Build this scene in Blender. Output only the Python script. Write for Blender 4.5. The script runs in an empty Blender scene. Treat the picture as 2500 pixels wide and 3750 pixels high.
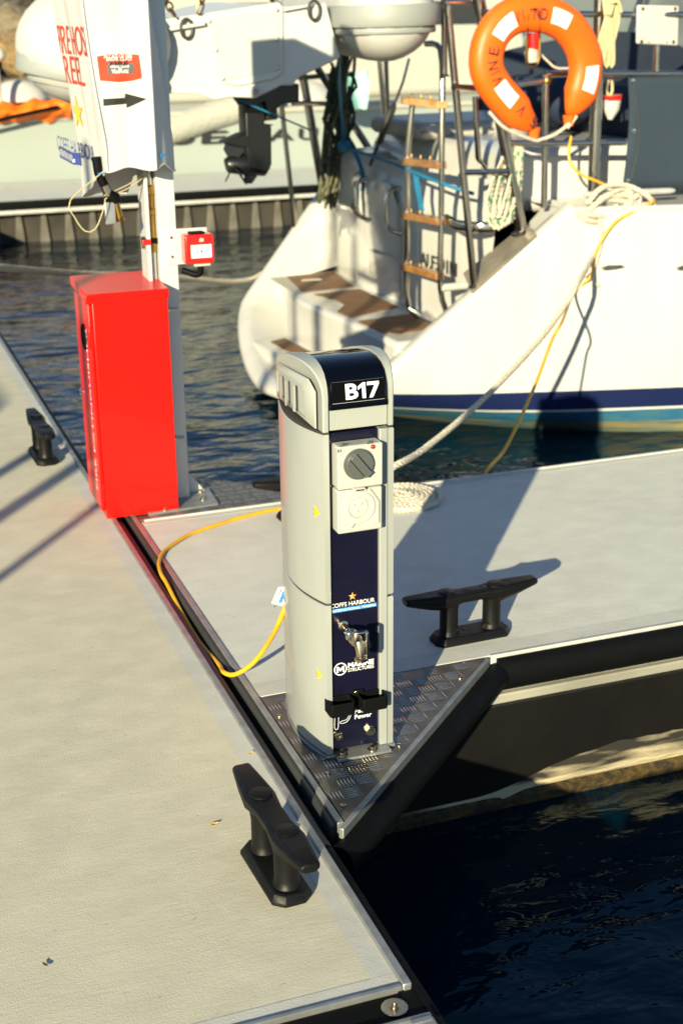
import bpy, math, random
from mathutils import Vector as V, Matrix, Quaternion, noise
random.seed(7)
R = math.radians
scene = bpy.context.scene
C = scene.collection
# ------------------------------------------------------------------ camera, light, exposure
F_PX, PITCH, ROLL, YAW, CAM_H = 5110.0, R(20.08), R(-.616), R(20.12), 1.65
_h = V((math.sin(YAW), math.cos(YAW), 0)); _r0 = V((math.cos(YAW), -math.sin(YAW), 0)); _up = V((0, 0, 1))
FW = _h * math.cos(PITCH) - _up * math.sin(PITCH)
_u0 = _h * math.sin(PITCH) + _up * math.cos(PITCH)
RT = _r0 * math.cos(ROLL) + _u0 * math.sin(ROLL)
UPV = _u0 * math.cos(ROLL) - _r0 * math.sin(ROLL)
EYE = V((0, 0, CAM_H))
cam = bpy.data.cameras.new('camera'); camo = bpy.data.objects.new('camera', cam); C.objects.link(camo)
m3 = Matrix((RT, UPV, -FW)).transposed()
camo.matrix_world = Matrix.Translation(EYE) @ m3.to_4x4()
cam.sensor_fit = 'VERTICAL'; cam.sensor_height = 36; cam.sensor_width = 24
cam.lens = F_PX / 3750 * 36
cam.clip_start = .05; cam.clip_end = 900
cam.dof.use_dof = True; cam.dof.focus_distance = 3.0; cam.dof.aperture_fstop = 5.0
scene.camera = camo
SUN_D = V((math.cos(R(53)) * math.cos(R(16.3)), math.sin(R(53)) * math.cos(R(16.3)), -math.sin(R(16.3))))
sun = bpy.data.lights.new('sun', 'SUN'); suno = bpy.data.objects.new('sun', sun); C.objects.link(suno)
sun.energy = 5.0; sun.angle = R(.55); sun.color = (1.0, .89, .58)
suno.rotation_euler = SUN_D.to_track_quat('-Z', 'Y').to_euler()
suno.location = (-8, -10, 8)
world = bpy.data.worlds.new('World'); scene.world = world; world.use_nodes = True
wn = world.node_tree.nodes; wl = world.node_tree.links
sky = wn.new('ShaderNodeTexSky'); sky.sky_type = 'NISHITA'; sky.sun_disc = False
sky.sun_elevation = R(16.3); sky.sun_rotation = math.atan2(-SUN_D.x, -SUN_D.y)
sky.air_density = 1.0; sky.dust_density = 0.0; sky.ozone_density = 2.2
wl.new(sky.outputs[0], wn['Background'].inputs[0]); wn['Background'].inputs[1].default_value = .072
vs = scene.view_settings
vs.view_transform = 'Standard'; vs.look = 'None'; vs.gamma = 1; vs.exposure = 1.12
try: vs.use_curve_mapping = False
except Exception: pass

# ------------------------------------------------------------------ measuring helpers: where a sight line meets a real plane
def ray(x, y): return FW * F_PX + RT * (x - 1250) - UPV * (y - 1875)
def pz(x, y, h=0.0):
    d = ray(x, y); return EYE + d * ((h - CAM_H) / d.z)
def py(x, y, c):
    d = ray(x, y); return EYE + d * (c / d.y)
def px(x, y, c):
    d = ray(x, y); return EYE + d * (c / d.x)
def pp(x, y, p0, n):
    d = ray(x, y); return EYE + d * ((V(p0) - EYE).dot(n) / d.dot(n))
AL = R(4)
BA = V((math.cos(AL), math.sin(AL), 0)); BB = V((-math.sin(AL), math.cos(AL), 0)); BN = V((3.501, 6.156, 0))
def bw(a, b, z): return BN + BA * a + BB * b + V((0, 0, z))          # yacht frame -> world
def pb(x, y, b): return pp(x, y, BN + BB * b, BB)
def pa(x, y, a): return pp(x, y, BN + BA * a, BA)

# ------------------------------------------------------------------ materials
MATS = {}
def mk(name, col, rough=.5, metal=0., var=0., vs=6., bump=0., bs=60., st=(1, 1, 1), col2=None, coat=0., trans=0., spec=None, dist=.002, det=5., lo=.35, hi=.65):
    m = bpy.data.materials.new(name); m.use_nodes = True; MATS[name] = m
    nt = m.node_tree; n = nt.nodes; l = nt.links; b = n['Principled BSDF']
    b.inputs['Base Color'].default_value = (*col, 1); b.inputs['Roughness'].default_value = rough
    b.inputs['Metallic'].default_value = metal; b.inputs['Coat Weight'].default_value = coat
    b.inputs['Transmission Weight'].default_value = trans
    if spec is not None: b.inputs['Specular IOR Level'].default_value = spec
    tc = n.new('ShaderNodeTexCoord'); mp = n.new('ShaderNodeMapping'); mp.inputs['Scale'].default_value = st
    l.new(tc.outputs['Object'], mp.inputs[0])
    if var or col2:
        t = n.new('ShaderNodeTexNoise'); t.inputs['Scale'].default_value = vs; t.inputs['Detail'].default_value = det
        l.new(mp.outputs[0], t.inputs['Vector'])
        r = n.new('ShaderNodeValToRGB'); e = r.color_ramp.elements
        c2 = col2 or tuple(min(1, c * (1 - var)) for c in col)
        e[0].position = lo; e[1].position = hi
        e[0].color = (*c2, 1); e[1].color = (*col, 1)
        l.new(t.outputs[0], r.inputs[0]); l.new(r.outputs[0], b.inputs['Base Color'])
        mr = n.new('ShaderNodeMapRange'); mr.inputs[3].default_value = min(1, rough * 1.25); mr.inputs[4].default_value = rough * .85
        l.new(t.outputs[0], mr.inputs[0]); l.new(mr.outputs[0], b.inputs['Roughness'])
    if bump:
        t2 = n.new('ShaderNodeTexNoise'); t2.inputs['Scale'].default_value = bs; t2.inputs['Detail'].default_value = 4
        l.new(mp.outputs[0], t2.inputs['Vector'])
        bp = n.new('ShaderNodeBump'); bp.inputs['Strength'].default_value = bump; bp.inputs['Distance'].default_value = dist
        l.new(t2.outputs[0], bp.inputs['Height']); l.new(bp.outputs[0], b.inputs['Normal'])
    return m
def concrete_mat(name, col, broom):
    m = bpy.data.materials.new(name); m.use_nodes = True; MATS[name] = m
    nt = m.node_tree; n = nt.nodes; l = nt.links; b = n['Principled BSDF']; b.inputs['Roughness'].default_value = .88
    tc = n.new('ShaderNodeTexCoord')
    def nz(scale, st, det=5):
        mp = n.new('ShaderNodeMapping'); mp.inputs['Scale'].default_value = st; l.new(tc.outputs['Object'], mp.inputs[0])
        t = n.new('ShaderNodeTexNoise'); t.inputs['Scale'].default_value = scale; t.inputs['Detail'].default_value = det
        l.new(mp.outputs[0], t.inputs['Vector']); return t
    def mixc(fac, a, bcol, typ='MIX'):
        x = n.new('ShaderNodeMix'); x.data_type = 'RGBA'; x.blend_type = typ
        if isinstance(fac, float): x.inputs[0].default_value = fac
        else: l.new(fac, x.inputs[0])
        for s, i in ((a, 6), (bcol, 7)):
            if isinstance(s, tuple): x.inputs[i].default_value = (*s, 1)
            else: l.new(s, x.inputs[i])
        return x.outputs[2]
    def ramp(sock, p0, p1):
        r = n.new('ShaderNodeMapRange'); r.inputs[1].default_value = p0; r.inputs[2].default_value = p1; l.new(sock, r.inputs[0]); return r.outputs[0]
    big = nz(1.6, (1, 1, 1)); mid = nz(9, (1, 1.6, 1)); fine = nz(60, (.3, 2.4, 1), 6); grit = nz(260, (1, 1, 1), 3); pit = nz(42, (1, 1.5, 1), 3); spot = nz(3.3, (1, 1, 1), 2)
    c = mixc(ramp(big.outputs[0], .35, .68), tuple(x * .89 for x in col), col)
    c = mixc(ramp(mid.outputs[0], .4, .75), c, tuple(min(1, x * 1.07) for x in col))
    c = mixc(ramp(grit.outputs[0], .55, .8), c, tuple(x * .8 for x in col))
    c = mixc(ramp(pit.outputs[0], .68, .78), c, tuple(x * .62 for x in col))
    c = mixc(ramp(spot.outputs[0], .735, .77), c, (col[0] * .55, col[1] * .42, col[2] * .25))
    l.new(c, b.inputs['Base Color'])
    ad = n.new('ShaderNodeMath'); ad.operation = 'MULTIPLY_ADD'; l.new(fine.outputs[0], ad.inputs[0]); ad.inputs[1].default_value = broom; l.new(grit.outputs[0], ad.inputs[2])
    ad2 = n.new('ShaderNodeMath'); ad2.operation = 'MULTIPLY_ADD'; l.new(pit.outputs[0], ad2.inputs[0]); ad2.inputs[1].default_value = -.6; l.new(ad.outputs[0], ad2.inputs[2])
    bp = n.new('ShaderNodeBump'); bp.inputs['Strength'].default_value = .4; bp.inputs['Distance'].default_value = .0016
    l.new(ad2.outputs[0], bp.inputs['Height']); l.new(bp.outputs[0], b.inputs['Normal'])
    return m
concrete_mat('walk_concrete', (.53, .50, .40), .6)
concrete_mat('finger_concrete', (.55, .555, .51), .8)
concrete_mat('trowelled', (.485, .485, .455), .12)
mk('galv', (.42, .43, .43), .42, .75, var=.25, vs=25, bump=.15, bs=90)
mk('galv_pale', (.5, .5, .49), .6, .25, var=.2, vs=14, bump=.1, bs=120)
mk('alu_tread', (.22, .2, .18), .42, .75, var=.35, vs=18, bump=.2, bs=120)
mk('alu_bar', (.6, .55, .48), .24, .9, var=.2, vs=60)
mk('alu_post', (.56, .58, .58), .5, .3, var=.1, vs=5, st=(1, 1, .1))
mk('rubber', (.003, .0034, .004), .6, 0, spec=.1, var=.3, vs=12, bump=.25, bs=45)
mk('rubber_grey', (.04, .043, .042), .45, 0, var=.35, vs=18, st=(1, .15, 1), bump=.15, bs=60)
mk('void', (.01, .01, .01), .9)
mk('float_black', (.006, .0055, .005), .5, 0, spec=.25, var=.5, vs=5, bump=.4, bs=14, dist=.006)
mk('growth', (.40, .34, .22), .85, 0, col2=(.012, .010, .008), vs=7, bump=.6, bs=40, dist=.01, st=(.45, 1, 3.5), lo=.36, hi=.56, det=9)
mk('weed', (.09, .055, .012), .6, 0, col2=(.02, .015, .008), vs=30, bump=.8, bs=60, dist=.01)
mk('cleat_black', (.005, .005, .0055), .45, 0, spec=.22, var=.4, vs=30, bump=.18, bs=140, dist=.0012)
mk('ped_grey', (.28, .295, .29), .32, 0, coat=.2, var=.09, vs=7, st=(1, 1, .35), det=9, bump=.03, bs=400)
mk('ped_cap', (.29, .305, .29), .36, 0, coat=.1)
mk('seal_dark', (.03, .028, .026), .55)
mk('navy_gloss', (.0008, .0012, .0035), .05, 0, spec=.4)
mk('navy_panel', (.006, .006, .019), .2, 0, coat=.25, var=.3, vs=9, bump=.03, bs=30)
mk('panel_black', (.001, .001, .0015), .3, spec=.12)
mk('pier_dark', (.04, .035, .028), .8, var=.5, vs=3)
mk('pier_rib', (.13, .12, .10), .8, var=.4, vs=6)
mk('print_white', (.75, .75, .76), .5)
mk('print_blue', (.03, .2, .5), .5)
mk('print_gold', (.62, .36, .09), .4)
mk('print_gold_lo', (.4, .2, .04), .4)
mk('print_yellow', (.8, .5, .01), .45)
mk('print_black', (.015, .015, .015), .5)
mk('print_grey', (.09, .09, .09), .5)
mk('print_red', (.62, .045, .015), .5)
mk('print_navy', (.03, .05, .22), .5)
mk('buoy_ink', (.02, .012, .03), .5)
mk('outlet_white', (.39, .39, .365), .3, coat=.2)
mk('knob_grey', (.075, .08, .08), .35, coat=.2)
mk('lamp_red', (.5, .005, .005), .12, coat=.6)
mk('arrow_red', (.7, .05, .02), .4)
mk('clear_plastic', (.75, .78, .74), .05); MATS['clear_plastic'].node_tree.nodes['Principled BSDF'].inputs['Alpha'].default_value = .16
mk('nickel', (.55, .47, .35), .22, 1, var=.15, vs=50)
mk('chrome', (.62, .61, .6), .1, 1)
mk('stainless', (.56, .52, .46), .17, 1, var=.2, vs=20)
mk('stainless_plate', (.36, .32, .26), .42, .55, var=.3, vs=12)
mk('brass', (.42, .24, .06), .33, 1, var=.4, vs=30)
mk('fire_red', (.58, .006, .003), .3, 0, coat=.12, bump=.02, bs=8, spec=.3)
mk('call_red', (.62, .012, .008), .25, coat=.4)
mk('fabric_white', (.50, .50, .49), .6, var=.06, vs=5, bump=.18, bs=14, dist=.01)
mk('lead_yellow', (.72, .37, .01), .42, var=.2, vs=20)
mk('rope_white', (.55, .5, .41), .8, var=.25, vs=60, bump=.3, bs=300)
mk('rope_cream', (.5, .43, .25), .8, var=.25, vs=60, bump=.3, bs=300)
mk('rope_green', (.03, .2, .09), .8)
mk('rope_old', (.16, .15, .085), .9, col2=(.05, .06, .035), vs=40, bump=.5, bs=200)
mk('net_green', (.05, .075, .05), .9, col2=(.025, .03, .02), vs=40)
mk('strap_blue', (.01, .17, .33), .6, var=.3, vs=20)
mk('gelcoat', (.50, .495, .475), .25, coat=.3, var=.1, vs=1.6, st=(3, 3, .5), det=8)
mk('gelcoat_dull', (.42, .41, .38), .42, col2=(.36, .35, .31), vs=4)
mk('stripe_navy', (.008, .014, .06), .25, coat=.3)
mk('antifoul', (.0, .07, .16), .6, col2=(.02, .09, .12), vs=8, st=(1, 1, 4))
mk('antifoul_weed', (.18, .14, .05), .8, col2=(.01, .07, .09), vs=9, st=(.4, .4, 5))
mk('teak', (.23, .12, .055), .65, col2=(.12, .065, .032), vs=22, st=(.25, 3.2, 1), bump=.25, bs=60)
mk('teak_varnish', (.30, .15, .05), .3, coat=.4, col2=(.2, .085, .022), vs=30, st=(3, .4, 1))
mk('teak_pale', (.55, .38, .18), .5, col2=(.4, .2, .06), vs=20, st=(3, .6, 1))
mk('pvc_white', (.46, .45, .43), .5, bump=.12, bs=7, dist=.02, var=.05, vs=5)
mk('pvc_grey', (.24, .255, .25), .5)
mk('panel_grey', (.43, .44, .4), .5, var=.06, vs=6)
mk('tender_white', (.46, .47, .46), .3, coat=.2, var=.06, vs=4)
mk('motor_black', (.008, .008, .009), .35)
mk('buoy_orange', (.85, .115, .003), .45, var=.08, vs=10, bump=.3, bs=12, dist=.008)
mk('tarp_orange', (.85, .16, .0), .6, bump=.4, bs=9, dist=.03)
mk('reflective', (.72, .72, .7), .4)
mk('canvas_navy', (.012, .022, .045), .85, var=.2, vs=5, bump=.25, bs=10, dist=.01)
mk('canvas_slate', (.016, .030, .050), .9, var=.12, vs=5, bump=.3, bs=5, dist=.02)
mk('canvas_grey', (.34, .34, .3), .7, bump=.6, bs=14, dist=.03, st=(1, 3, 3))
mk('vinyl_clear', (.2, .23, .23), .18, trans=.35, var=.3, vs=3)
mk('glass_dark', (.02, .025, .03), .06)
mk('boat_green', (.29, .325, .305), .3, coat=.25, var=.05, vs=1)
mk('boat_cream', (.38, .36, .32), .5)
mk('cushion_navy', (.012, .02, .05), .8)
mk('pale_aqua', (.3, .55, .5), .6)
for i, c in enumerate(((.30, .2, .09), (.2, .16, .1), (.11, .1, .085), (.36, .26, .13), (.045, .042, .04), (.25, .21, .16))):
    mk('stone%d' % i, c, .9, var=.5, vs=3, bump=.8, bs=6, dist=.06)
mk('waler', (.27, .26, .22), .75, 0, var=.35, vs=9, st=(.4, 1, 1))
mk('mound', (.05, .045, .035), .95, var=.5, vs=1)
mk('timber', (.1, .085, .06), .9, var=.4, vs=4)
# water: opaque dark body, wavelets by two bumps; sky blue put into its reflections
wm = bpy.data.materials.new('water'); wm.use_nodes = True; MATS['water'] = wm
n = wm.node_tree.nodes; l = wm.node_tree.links; b = n['Principled BSDF']
b.inputs['Base Color'].default_value = (.0003, .010, .020, 1); b.inputs['Roughness'].default_value = .04; b.inputs['IOR'].default_value = 1.33; b.inputs['Specular Tint'].default_value = (.4, .8, 1.0, 1)
tc = n.new('ShaderNodeTexCoord')
prev = None
for sc, st, strg, dist, det in ((1.5, (1, 1.5, 1), .55, .11, 2), (6.5, (.8, 1.4, 1), .5, .028, 3)):
    mp = n.new('ShaderNodeMapping'); mp.inputs['Scale'].default_value = st; mp.inputs['Rotation'].default_value = (0, 0, R(20)); l.new(tc.outputs['Object'], mp.inputs[0])
    t = n.new('ShaderNodeTexNoise'); t.inputs['Scale'].default_value = sc; t.inputs['Detail'].default_value = det; t.inputs['Distortion'].default_value = .4
    l.new(mp.outputs[0], t.inputs['Vector'])
    bp = n.new('ShaderNodeBump'); bp.inputs['Strength'].default_value = strg; bp.inputs['Distance'].default_value = dist
    l.new(t.outputs[0], bp.inputs['Height'])
    if prev: l.new(prev.outputs[0], bp.inputs['Normal'])
    prev = bp
l.new(prev.outputs[0], b.inputs['Normal'])

# ------------------------------------------------------------------ mesh helpers
def lerp(a, b, t): return a + (b - a) * t
def spline(pts, step=.02, closed=False):
    p = [V(q) for q in pts]; out = []
    n_ = len(p); rng = n_ if closed else n_ - 1
    for i in range(rng):
        p1 = p[i]; p2 = p[(i + 1) % n_]
        p0 = p[i - 1] if (i or closed) else p1 * 2 - p2
        p3 = p[(i + 2) % n_] if (closed or i + 2 < n_) else p2 * 2 - p1
        k = max(2, int((p2 - p1).length / step))
        for j in range(k):
            t = j / k
            out.append(.5 * ((2 * p1) + (p2 - p0) * t + (2 * p0 - 5 * p1 + 4 * p2 - p3) * t * t + (3 * p1 - p0 - 3 * p2 + p3) * t ** 3))
    if not closed: out.append(p[-1].copy())
    return out
def frames(pts):
    T = []
    for i in range(len(pts)):
        d = pts[min(i + 1, len(pts) - 1)] - pts[max(i - 1, 0)]
        T.append(d.normalized() if d.length > 1e-9 else V((0, 0, 1)))
    up = V((0, 0, 1)) if abs(T[0].z) < .9 else V((1, 0, 0))
    u = T[0].cross(up).normalized(); U = []
    for i, t in enumerate(T):
        u = (u - t * u.dot(t))
        u = u.normalized() if u.length > 1e-6 else t.orthogonal().normalized()
        U.append(u.copy())
    return T, U
class MB:
    def __init__(s): s.v = []; s.f = []; s.mi = []; s.cur = 0
    def add(s, vs_, fs):
        o = len(s.v); s.v += [V(q) for q in vs_]; s.f += [tuple(o + i for i in f) for f in fs]; s.mi += [s.cur] * len(fs); return s
    def slot(s, i): s.cur = i; return s
    def box(s, c, d, ax=None):
        c = V(c); ax = ax or (V((1, 0, 0)), V((0, 1, 0)), V((0, 0, 1))); h = [ax[i] * d[i] / 2 for i in range(3)]
        vs_ = [c + h[0] * x + h[1] * y + h[2] * z for z in (-1, 1) for y in (-1, 1) for x in (-1, 1)]
        return s.add(vs_, [(0, 2, 3, 1), (4, 5, 7, 6), (0, 1, 5, 4), (2, 6, 7, 3), (0, 4, 6, 2), (1, 3, 7, 5)])
    def bb(s, lo, hi):
        lo = V(lo); hi = V(hi); return s.box((lo + hi) / 2, hi - lo)
    def loft(s, rings, closed=True, cap0=True, cap1=True):
        m = len(rings[0]); vs_ = [q for r in rings for q in r]; fs = []
        for i in range(len(rings) - 1):
            for j in range(m if closed else m - 1):
                k = (j + 1) % m; fs.append((i * m + j, i * m + k, (i + 1) * m + k, (i + 1) * m + j))
        if cap0: fs.append(tuple(reversed(range(m))))
        if cap1: fs.append(tuple((len(rings) - 1) * m + j for j in range(m)))
        return s.add(vs_, fs)
    def prism(s, poly, off):
        off = V(off); a = [V(q) for q in poly]; return s.loft([a, [q + off for q in a]])
    def tube(s, pts, r, n=10, caps=True, sx=1.0):
        pts = [V(q) for q in pts]; T, U = frames(pts); rings = []
        for i, (p, t, u) in enumerate(zip(pts, T, U)):
            w = t.cross(u); rr = r[i] if isinstance(r, (list, tuple)) else r
            rings.append([p + u * (math.cos(2 * math.pi * k / n) * rr) + w * (math.sin(2 * math.pi * k / n) * rr * sx) for k in range(n)])
        return s.loft(rings, True, caps, caps)
    def rope(s, pts, r, pitch=None, n=6, strands=3):
        pitch = pitch or r * 7; T, U = frames(pts); L = 0; ph = []
        for i in range(len(pts)):
            if i: L += (pts[i] - pts[i - 1]).length
            ph.append(L / pitch * 2 * math.pi)
        for k in range(strands):
            q = []
            for p, t, u, a in zip(pts, T, U, ph):
                w = t.cross(u); g = a + 2 * math.pi * k / strands
                q.append(p + (u * math.cos(g) + w * math.sin(g)) * r * .5)
            s.tube(q, r * .56, n)
        return s
    def lathe(s, prof, c, ax=(0, 0, 1), n=20):
        ax = V(ax).normalized(); u = ax.orthogonal().normalized(); w = ax.cross(u); c = V(c)
        return s.loft([[c + ax * h + (u * math.cos(2 * math.pi * k / n) + w * math.sin(2 * math.pi * k / n)) * max(r, 1e-4) for k in range(n)] for r, h in prof])
    def ball(s, c, r, n=12, m=8, sc=(1, 1, 1)):
        c = V(c); rings = []
        for i in range(m + 1):
            a = -math.pi / 2 + math.pi * i / m
            rings.append([c + V((max(math.cos(a), 1e-3) * math.cos(2 * math.pi * k / n) * r * sc[0], max(math.cos(a), 1e-3) * math.sin(2 * math.pi * k / n) * r * sc[1], math.sin(a) * r * sc[2])) for k in range(n)])
        return s.loft(rings)
    def disc(s, c, ax, r, t, n=20): return s.lathe([(r, 0), (r, t)], c, ax, n)
    def grid(s, fn, nu, nv):
        vs_ = [fn(i / nu, j / nv) for i in range(nu + 1) for j in range(nv + 1)]
        return s.add(vs_, [(i * (nv + 1) + j, (i + 1) * (nv + 1) + j, (i + 1) * (nv + 1) + j + 1, i * (nv + 1) + j + 1) for i in range(nu) for j in range(nv)])
    def build(s, name, mat, parent=None, bevel=0, seg=2, ang=35, flat=False, fix=True):
        root = V((0, 0, 0)); p = parent
        while p is not None: root = root + V(p.location); p = p.parent
        me = bpy.data.meshes.new(name); me.from_pydata([tuple(q - root) for q in s.v], [], s.f)
        mats = mat if isinstance(mat, (list, tuple)) else [mat]
        for q in mats: me.materials.append(MATS[q])
        if len(mats) > 1: me.polygons.foreach_set('material_index', s.mi)
        if fix:
            import bmesh
            bm = bmesh.new(); bm.from_mesh(me); bmesh.ops.recalc_face_normals(bm, faces=bm.faces); bm.to_mesh(me); bm.free()
        if not flat:
            me.polygons.foreach_set('use_smooth', [True] * len(me.polygons)); me.set_sharp_from_angle(angle=R(ang))
        o = bpy.data.objects.new(name, me); C.objects.link(o)
        if parent: o.parent = parent
        if bevel:
            b_ = o.modifiers.new('bevel', 'BEVEL'); b_.width = bevel; b_.segments = seg; b_.limit_method = 'ANGLE'; b_.angle_limit = R(40); b_.harden_normals = False
        return o
def tag(o, label=None, cat=None, group=None, kind=None):
    for k, v_ in (('label', label), ('category', cat), ('group', group), ('kind', kind)):
        if v_: o[k] = v_
    return o
def thing(name, loc, label, cat, group=None):
    o = bpy.data.objects.new(name, None); o.location = loc; o.empty_display_size = .1; C.objects.link(o); return tag(o, label, cat, group)
def struct(name, loc=(0, 0, 0)):
    o = bpy.data.objects.new(name, None); o.location = loc; C.objects.link(o); o['kind'] = 'structure'; return o
def text_verts(s, bold=0.0, extr=.0):
    cu = bpy.data.curves.new('t', 'FONT'); cu.body = s; cu.offset = bold; cu.resolution_u = 3; cu.extrude = extr
    ob = bpy.data.objects.new('t', cu); C.objects.link(ob)
    bpy.context.view_layer.update()
    dg = bpy.context.evaluated_depsgraph_get(); me = bpy.data.meshes.new_from_object(ob.evaluated_get(dg))
    vs_ = [v_.co.copy() for v_ in me.vertices]; fs = [tuple(p.vertices) for p in me.polygons]
    bpy.data.objects.remove(ob); bpy.data.curves.remove(cu); bpy.data.meshes.remove(me)
    return vs_, fs
def put_text(mb, s, o, xd, yd, w, h, bold=.0, t=.0006):
    """letters as a thin raised sheet; o = lower left, xd/yd = reading and up directions, w x h the block size"""
    vs_, fs = text_verts(s, bold); x0 = min(q.x for q in vs_); x1 = max(q.x for q in vs_); y0 = min(q.y for q in vs_); y1 = max(q.y for q in vs_)
    xd = V(xd).normalized(); yd = V(yd).normalized(); nn = xd.cross(yd).normalized(); o = V(o)
    mb.add([o + xd * ((q.x - x0) / (x1 - x0) * w) + yd * ((q.y - y0) / (y1 - y0) * h) + nn * t for q in vs_], fs); return mb
def poly_on(mb, pts, o, xd, yd, t=.0006):
    xd = V(xd).normalized(); yd = V(yd).normalized(); nn = xd.cross(yd); mb.add([V(o) + xd * a + yd * b_ + nn * t for a, b_ in pts], [tuple(range(len(pts)))]); return mb
def star(mb, o, xd, yd, r, t=.0008):
    pts = [(math.sin(i * math.pi / 5) * (r if i % 2 == 0 else r * .4), math.cos(i * math.pi / 5) * (r if i % 2 == 0 else r * .4)) for i in range(10)]
    xd = V(xd); yd = V(yd); nn = xd.cross(yd); c = V(o) + nn * (t * 3)
    vs_ = [c] + [V(o) + xd * a + yd * b_ + nn * t for a, b_ in pts]
    for i in range(10): mb.slot(i % 2); mb.add([vs_[0], vs_[1 + (i + 1) % 10], vs_[1 + i]], [(0, 1, 2)])
    return mb
from mathutils.bvhtree import BVHTree
def drape(mb, tree, d, off):
    d = V(d)
    for i, q in enumerate(mb.v):
        h = tree.ray_cast(q - d * .5, d)
        if h[0] is not None: mb.v[i] = h[0] - d * off
    return mb
X, Y, Z = V((1, 0, 0)), V((0, 1, 0)), V((0, 0, 1))
# ================================================================== SETTING
wo = MB(); wo.add([(-350, -350, -.49), (350, -350, -.49), (350, 350, -.49), (-350, 350, -.49)], [(0, 1, 2, 3)])
tag(wo.build('water', 'water', None, flat=True, fix=False), kind='structure')
sb_ = MB(); sb_.add([(-350, -350, -3.2), (350, -350, -3.2), (350, 350, -3.2), (-350, 350, -3.2)], [(0, 1, 2, 3)])
tag(sb_.build('seabed', 'mound', None, flat=True, fix=False), kind='structure')
# --- main walkway (camera stands on it)
wk = struct('walkway', (.8, 1.9, 0))
MB().bb((-1.75, 1.926, -.16), (.752, 26, 0)).build('concrete_deck', 'walk_concrete', wk, flat=True)
MB().bb((.7525, 1.926, -.16), (.796, 26, .0005)).build('border_strip', 'trowelled', wk, flat=True)
MB().bb((-1.75, 1.893, -.16), (.796, 1.9255, .0008)).build('border_strip', 'trowelled', wk, flat=True)
MB().bb((.7965, 1.884, -.1), (.8145, 26, .006)).build('edge_rail', 'galv', wk, bevel=.003)
MB().bb((-1.75, 1.882, -.1), (.796, 1.8925, .0055)).build('edge_rail', 'galv', wk, bevel=.003)
MB().bb((-1.75, 1.806, -.1), (.835, 1.8815, -.006)).build('rubber_joint', 'rubber', wk, bevel=.003)
j = MB().disc((.765, 1.846, -.006), Z, .0235, .003, 28).disc((.765, 1.846, -.003), Z, .008, .004, 14).disc((.765, 1.846, .001), Z, .005, .007, 10)
j.build('washer_bolt', 'nickel', wk, bevel=.0008)
MB().bb((-1.75, -3, -.16), (.79, 1.782, 0)).build('concrete_deck', 'walk_concrete', wk, flat=True)
MB().bb((-1.75, 1.7945, -.1), (.8145, 1.8055, .0055)).build('edge_rail', 'galv', wk, bevel=.003)
MB().bb((.7905, -3, -.1), (.8145, 1.794, .0055)).build('edge_rail', 'galv', wk, bevel=.003)
MB().bb((.77, 1.78, .0056), (.81, 1.793, .009)).build('weld_tab', 'galv', wk, bevel=.002)
q = []
for i in range(13):
    a = R(-90 + 180 * i / 12); q.append((.8155 + .034 * math.cos(a), -3, -.052 + .048 * math.sin(a)))
MB().prism(q, (0, 5.36, 0)).build('rubber_fender', 'rubber', wk)
MB().prism([(p[0], 5.02, p[2]) for p in q], (0, 21, 0)).build('rubber_fender', 'rubber', wk)
MB().bb((-1.7, -3, -.85), (.74, 26, -.161)).build('float', 'float_black', wk)
# hinge rubber between walkway and finger
hg = struct('hinge_seal', (.84, 3.4, 0))
def lip(x0, x1, y0, y1, hi, side):
    w_ = x1 - x0
    pr = [(x0, y0, -.07), (x1, y0, -.07), (x1, y0, hi - (.006 if side > 0 else .001)), (x1 - w_ * .25, y0, hi), (x0 + w_ * .25, y0, hi), (x0, y0, hi - (.001 if side > 0 else .006))]
    return MB().prism(pr, (0, y1 - y0, 0))
lip(.8155, .8345, 2.36, 5.0, -.004, 1).build('rubber_lip', 'rubber_grey', hg, bevel=.002)
lip(.853, .8685, 2.42, 4.95, -.002, -1).build('rubber_lip', 'rubber_grey', hg, bevel=.002)
MB().bb((.8346, 2.4, -.16), (.8529, 4.95, -.075)).build('gap_shade', 'void', hg, flat=True)  # near-black slab stands in for the shade between the lips
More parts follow.
